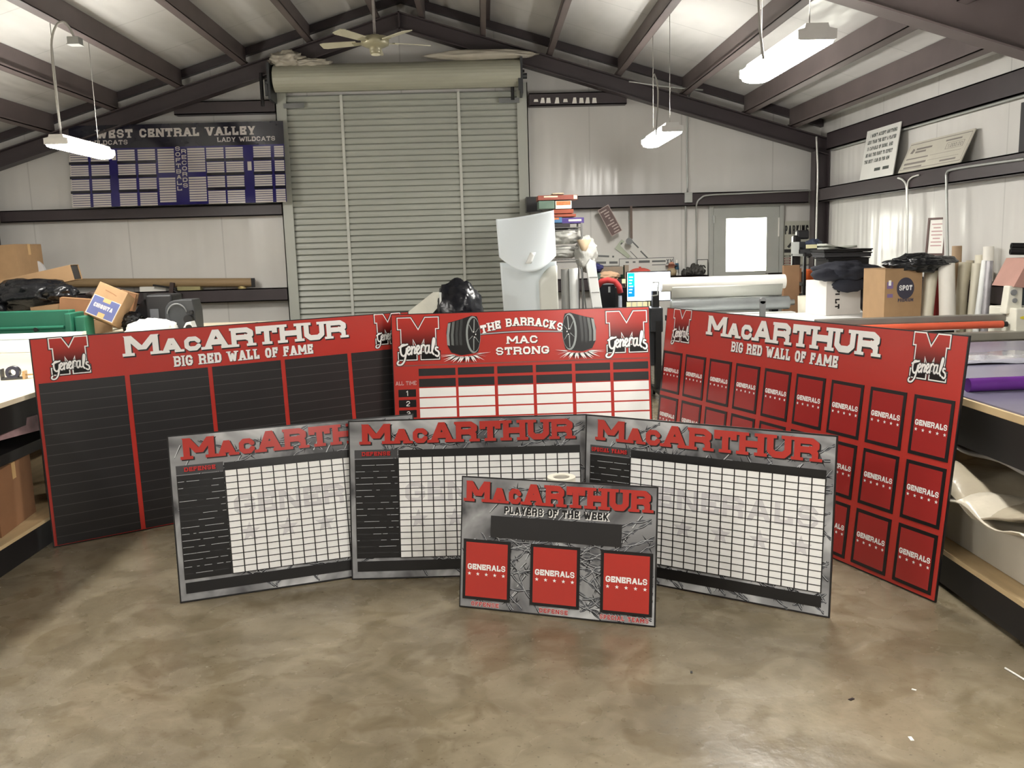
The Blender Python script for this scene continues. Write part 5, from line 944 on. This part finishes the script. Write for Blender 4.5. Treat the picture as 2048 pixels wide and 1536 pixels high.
# standing rolls along the right wall
CR = mat('cream_film', (226, 220, 200), .4, var=.03); IV = mat('ivory_film', (238, 234, 224), .35, var=.02); TN = mat('tan_core', (172, 146, 116), .7); OL = mat('olive_cream', (196, 188, 164), .5); SV = mat('silver_film', (168, 166, 170), .25, metal=.3, var=.2, scale=12)
for (xt, yt, xb, yb, Y, r, m, lb) in ((1864, 528, 1846, 690, 7.95, .058, CR, 'cream roll leaning at the left end of the row by the carton'), (1874, 545, 1868, 690, 8.1, .03, mat('red_film', (176, 52, 56), .4), 'thin red roll standing second in the row'),
    (1893, 527, 1896, 690, 7.8, .068, IV, 'thick ivory roll standing in front of the brown tube'), (1914, 492, 1908, 690, 8.05, .042, TN, 'tall brown core tube rising above the thick ivory roll'), (1930, 525, 1914, 690, 7.9, .05, OL, 'olive cream roll standing right of the tall brown tube'),
    (1940, 521, 1925, 690, 8.15, .035, OL, 'thin olive cream roll behind the others near the wall'), (1953, 527, 1938, 690, 7.75, .036, CR, 'slim cream roll leaning in the right half of the row'), (1960, 510, 1950, 690, 7.9, .04, CR, 'taller cream roll behind the slim one in the row'),
    (1977, 493, 1972, 690, 7.75, .044, IV, 'tallest white roll at the right end of the row'), (1970, 521, 1948, 690, 7.5, .026, WPLAS, 'thin bright white tube leaning across the right end of the row'), (1979, 522, 1966, 690, 7.45, .03, SV, 'silver wrapped roll at the right end of the row')):
    pt, pb = P_(xt, yt, Y), P_(xb, yb, Y-.05); k = (pt.z)/(pt.z-pb.z); foot = pt+(pb-pt)*k; foot.z = 0.002; roll('film_roll', lb, tuple(foot), tuple(pt), r, m, group='rolls standing along the right wall')
# laminator across the right
Y1 = 6.35; t = thing('laminator', 'long grey laminating machine with an orange roller behind the right table', 'machine', (0, 0, 0))
a, b = P_(1640, 650, Y1), P_(2012, 625, Y1); xa, xb_ = a.x, b.x; zb1 = P_(1900, 640, Y1).z
MB().box((xa, Y1+.02, P_(1900, 645, Y1).z), (xb_+.02, Y1+.12, P_(1900, 633, Y1).z)).build('top_beam', mat('beam_grey', (128, 124, 116), .35, metal=.4), t, bevel=.005)
zo = P_(1900, 651, Y1).z; MB().cyl((xa, Y1-.03, zo), (P_(2000, 645, Y1).x, Y1-.03, zo), .027, n=20).build('orange_roller', ORANGE, t); MB().cyl((P_(2000, 645, Y1).x, Y1-.03, zo), (P_(2009, 645, Y1).x, Y1-.03, zo), .02).build('roller_cap', STEELB, t)
MB().box((xa, Y1-.14, P_(1900, 679, Y1).z), (xb_+.45, Y1-.06, P_(1900, 663, Y1).z)).build('front_beam', mat('beam_light', (150, 148, 138), .35, metal=.4), t, bevel=.006)
MB().box((xa, Y1-.12, .62), (xb_+.4, Y1+.15, P_(1900, 681, Y1).z)).build('bed', BEIGEM, t, bevel=.01)
e0 = P_(2016, 625, Y1); MB().box((e0.x, Y1-.1, .62), (e0.x+.3, Y1+.25, P_(2020, 615, Y1).z)).prism([(e0.x-.03, P_(2005, 628, Y1).z), (e0.x+.09, P_(2020, 628, Y1).z), (e0.x+.09, P_(2020, 572, Y1).z), (e0.x-.01, P_(2006, 572, Y1).z)], 'y', Y1-.02, Y1+.06).build('end_housing', BEIGEM, t, bevel=.008)
MB().box((e0.x+.09, Y1, P_(2020, 612, Y1).z), (e0.x+.24, Y1+.1, P_(2020, 575, Y1).z)).build('motor', mat('teal_black', (42, 54, 58), .4), t, bevel=.01); MB().cyl((e0.x+.02, Y1-.03, P_(2010, 585, Y1).z), (e0.x+.02, Y1+.0, P_(2010, 585, Y1).z), .022).cyl((e0.x+.03, Y1-.03, P_(2010, 601, Y1).z), (e0.x+.03, Y1, P_(2010, 601, Y1).z), .017).build('knob', GREYPL, t)
q = MB(); c3 = P_(2034, 633, Y1); put(q, [[(c3.x+.04*cos(k*pi/8), c3.z+.012*sin(k*pi/8)) for k in range(16)]], -(Y1-.102), 0); q.build('yellow_label', mat('yellow_label', (224, 206, 60), .5), t)
for x in (xa+.1, xb_+.2): MB().box((x-.04, Y1-.08, 0), (x+.04, Y1+.1, .62)).build('leg', GREYPL, t)
a = P_(2005, 573, Y1+.1); tag(MB().prism([(0, 0), (.36, -.04), (.36, .20), (.10, .20)], 'y', -.14, .14).build('pink_carton', mat('faded_pink_card', (164, 124, 112), .7), T=Tm((a.x, Y1+.1, a.z+.004))), 'faded pinkish carton on the head of the laminating machine', 'box')
for k, (x, y) in enumerate(((2020, 503), (2034, 492))):
    a = at(x, y, Y=6.9); tag(MB().cyl((a.x, 6.9+.08*k, a.z), (a.x+.45, 6.78+.08*k, a.z-.02), .026, hollow=.7).build('black_tube', STEELB), ('black tube sticking in from the right edge, lower of the pair', 'black tube sticking in from the right edge, upper of the pair')[k], 'tube')
tag(MB().box((4.42, 6.8, 1.41), (4.49, 6.84, 1.50)).box((4.22, 6.8, 1.38), (4.49, 6.84, 1.41)).build('tube_bracket', STEELB, T=Tm((.0, .05, .08))), 'black bracket on the right wall holding the pair of black tubes', 'bracket')
# signs on the right wall girt
def quad_sign(name, label, P4, mats, draw, th=.008):
    """flat panel leaning on the girt, given its bottom-left, bottom-right and top-left corners"""
    BL, BR, TLc = [Vector(v) for v in P4]; ex = (BR-BL); W = ex.length; ex.normalize(); ez = TLc-BL; H = ez.length; n = ex.cross(ez).normalized(); ez = n.cross(ex)*-1 if n.cross(ex).dot(TLc-BL) < 0 else n.cross(ex)
    ez = (TLc-BL); sk = ez.dot(ex); ez = ez-ex*sk; H = ez.length; ez.normalize(); ny = ez.cross(ex)
    t = thing(name, label, 'sign'); t.matrix_world = Matrix(((ex.x, ny.x, ez.x, BL.x), (ex.y, ny.y, ez.y, BL.y), (ex.z, ny.z, ez.z, BL.z), (0, 0, 0, 1))); q = MB(); draw(q, W, H, t); q.build('panel', mats, t); return t
XG = 4.30
def dq(q, W, H, t):
    q.box((0, 0, 0), (W, .008, H), 0); put(q, [rect(0, 0, W, H)], .0006, 0)
    for s, u0, u1, v in (("I WON'T ACCEPT ANYTHING", .14, .92, .84), ("LESS THAN THE BEST A PLAYER", .08, .92, .71), ("IS CAPABLE OF DOING, AND", .10, .86, .58), ("HE HAS THE RIGHT TO EXPECT", .08, .88, .45), ("THE BEST I CAN DO FOR HIM", .07, .82, .32)):
        put(q, text(s, W*u0, H*v, H*.075, W*(u1-u0), t=.24), .0012, 1)
    for k in range(2): put(q, [rect(W*(.42+.25*k), H*.14, W*(.60+.25*k), H*.20)], .0012, 1)
quad_sign('quote_sign', 'white sign with lines of black lettering leaning on the right wall girt', ((4.348, 10.34, 2.303), (4.348, 9.50, 2.303), (4.422, 10.34, 2.85)), [mat('white_sign', (214, 214, 208), .5, var=.02), mat('sign_ink', (74, 80, 76), .6)], dq)
def dc(q, W, H, t):
    S = .18*0; q.add([(0, .0, 0), (W, 0, 0), (W, 0, H), (0, 0, H), (0, .01, 0), (W, .01, 0), (W, .01, H), (0, .01, H)], [(0, 1, 2, 3), (7, 6, 5, 4), (0, 4, 5, 1), (1, 5, 6, 2), (2, 6, 7, 3), (3, 7, 4, 0)], 0)
    e = .02; [put(q, [r_], .0008, 1) for r_ in (rect(e, H-e-.008, W-e, H-e), rect(e, e, W-e, e+.006), rect(e, e, e+.006, H-e), rect(W-e-.006, e, W-e, H-e))]
    put(q, [rect(W*.16, H*.70, W*.42, H*.76), rect(W*.16, H*.60, W*.34, H*.66), rect(W*.62, H*.78, W*.86, H*.83), rect(W*.05, H*.40, W*.42, H*.44), rect(W*.05, H*.22, W*.42, H*.29), rect(W*.07, H*.10, W*.38, H*.15), rect(W*.45, H*.42, W*.92, H*.43), rect(W*.45, H*.26, W*.92, H*.27), rect(W*.66, H*.14, W*.90, H*.19)], .0008, 1)
    put(q, [rect(W*.66, H*.52, W*.92, H*.72)], .0009, 1); put(q, [rect(W*.667, H*.53, W*.913, H*.71)], .0012, 0); put(q, text('1,000.00', W*.69, H*.56, H*.11, W*.21, t=.18), .0016, 1); put(q, [[(W*.07, H*.62), (W*.12, H*.60), (W*.14, H*.72), (W*.10, H*.78)]], .001, 1)
t = quad_sign('giant_check', 'large grey presentation check leaning on the right wall girt beside the quote sign', ((4.32, 9.32, 2.305), (4.33, 8.12, 2.305), (4.45, 9.32, 2.60)), [mat('grey_check_card', (196, 192, 178), .5, var=.04), mat('check_ink', (128, 122, 116), .6)], dc)
tag(MB().box((4.42, 7.05, 2.305), (4.46, 7.38, 2.705)).build('dark_board', STEELB), 'dark panel standing on the right wall girt at the right edge', 'panel')
# ---- under the right table
SH = mat('shiny_plastic_sheeting', (176, 166, 146), .22, var=.12, scale=3, bump=.6, bscale=6)
def fold(u, v): return (2.08+1.3*u, 3.05+1.9*v, .50+.16*u+.05*noise.noise((u*3, v*5, 1))+.05*sin(v*14+3*u)*(1-u)+.05*noise.noise((u*7, v*9, 4)))
t = thing('plastic_sheeting', 'shiny folded plastic sheeting spilling from the lower shelf of the right table', 'plastic sheeting'); MB().grid(30, 40, fold).build('top_fold', SH, t, solid=.008)
MB().grid(24, 30, lambda u, v: (2.07+.9*u, 3.2+1.6*v, .46+.07*u+.04*noise.noise((u*5, v*7, 9))+.03*sin(v*23))).build('lower_fold', mat('milky_fold', (206, 198, 180), .25, var=.1, bump=.4, bscale=7), t, solid=.006)
MB().grid(24, 20, lambda u, v: (2.25+1.3*u, 3.0+1.2*v, .66+.05*u+.03*noise.noise((u*4, v*4, 6)))).build('grey_fold', mat('grey_fold', (140, 136, 134), .4, var=.1), t, solid=.02)
tag(MB().box((2.20, 2.7, .202), (3.7, 4.75, .42)).build('foam_slab', mat('pale_slab', (196, 190, 176), .7, var=.04), bevel=.005), 'pale grey foam slab on the lower shelf of the right table', 'foam slab')
# roll behind the small front board
p = at(1128, 952, Y=3.96); pz = p.z
t = thing('transfer_tape_roll', 'white roll standing on end behind the small front board', 'roll', (p.x, 4.12, 0)); pz = at(1128, 953, Y=4.12).z
q = MB(); q.cyl((0, 0, 0), (0, 0, pz), .068, hollow=.60, n=40, m=0, mcap=0).build('wound_tape', mat('tape_white', (228, 224, 208), .5, var=.02), t); MB().cyl((0, 0, .001), (0, 0, pz-.004), .041, hollow=.9, n=32).build('core', mat('core_grey', (186, 182, 172), .8), t)
# scraps on the floor
for k, (x, y, s, m, lb) in enumerate(((1703, 1399, .011, BLACK, 'small black chip on the floor at the right'), (1822, 1478, .012, PAPER, 'small white paper scrap on the floor at lower right'), (1828, 1380, .008, PAPER, 'tiny white speck on the floor before the right table'), (1664, 1106+0, .03, STEELB, 'thin dark sliver on the floor beside the right grid board'), (1383, 1345, .008, STEELB, 'tiny dark speck on the floor at centre right'))):
    p = at(x, y, Z=.0); ss = s; tag(MB().box((-ss*(2.2 if k == 3 else 1), -ss*.5, .0), (ss*(2.2 if k == 3 else 1), ss*.5, .002), T=Tm((p.x, p.y, .0005), rz=.5+k)).build('floor_scrap', m), lb, 'scrap')
a, b = at(2010, 1338, Z=0), at(2048, 1375, Z=0); tag(MB().tube([a+Vector((0, 0, .004)), b+Vector((.05, -.05, .004))], .004, 6).build('white_straw', PAPER), 'thin white strip lying on the floor at the lower right edge', 'strip')
# ---- lights of the lamps themselves are their glowing diffusers
for o in list(COL.objects):
    if o.parent is None and o.type in ('MESH', 'EMPTY') and o.get('kind') is None and not o.get('label'): print('NOLABEL', o.name)
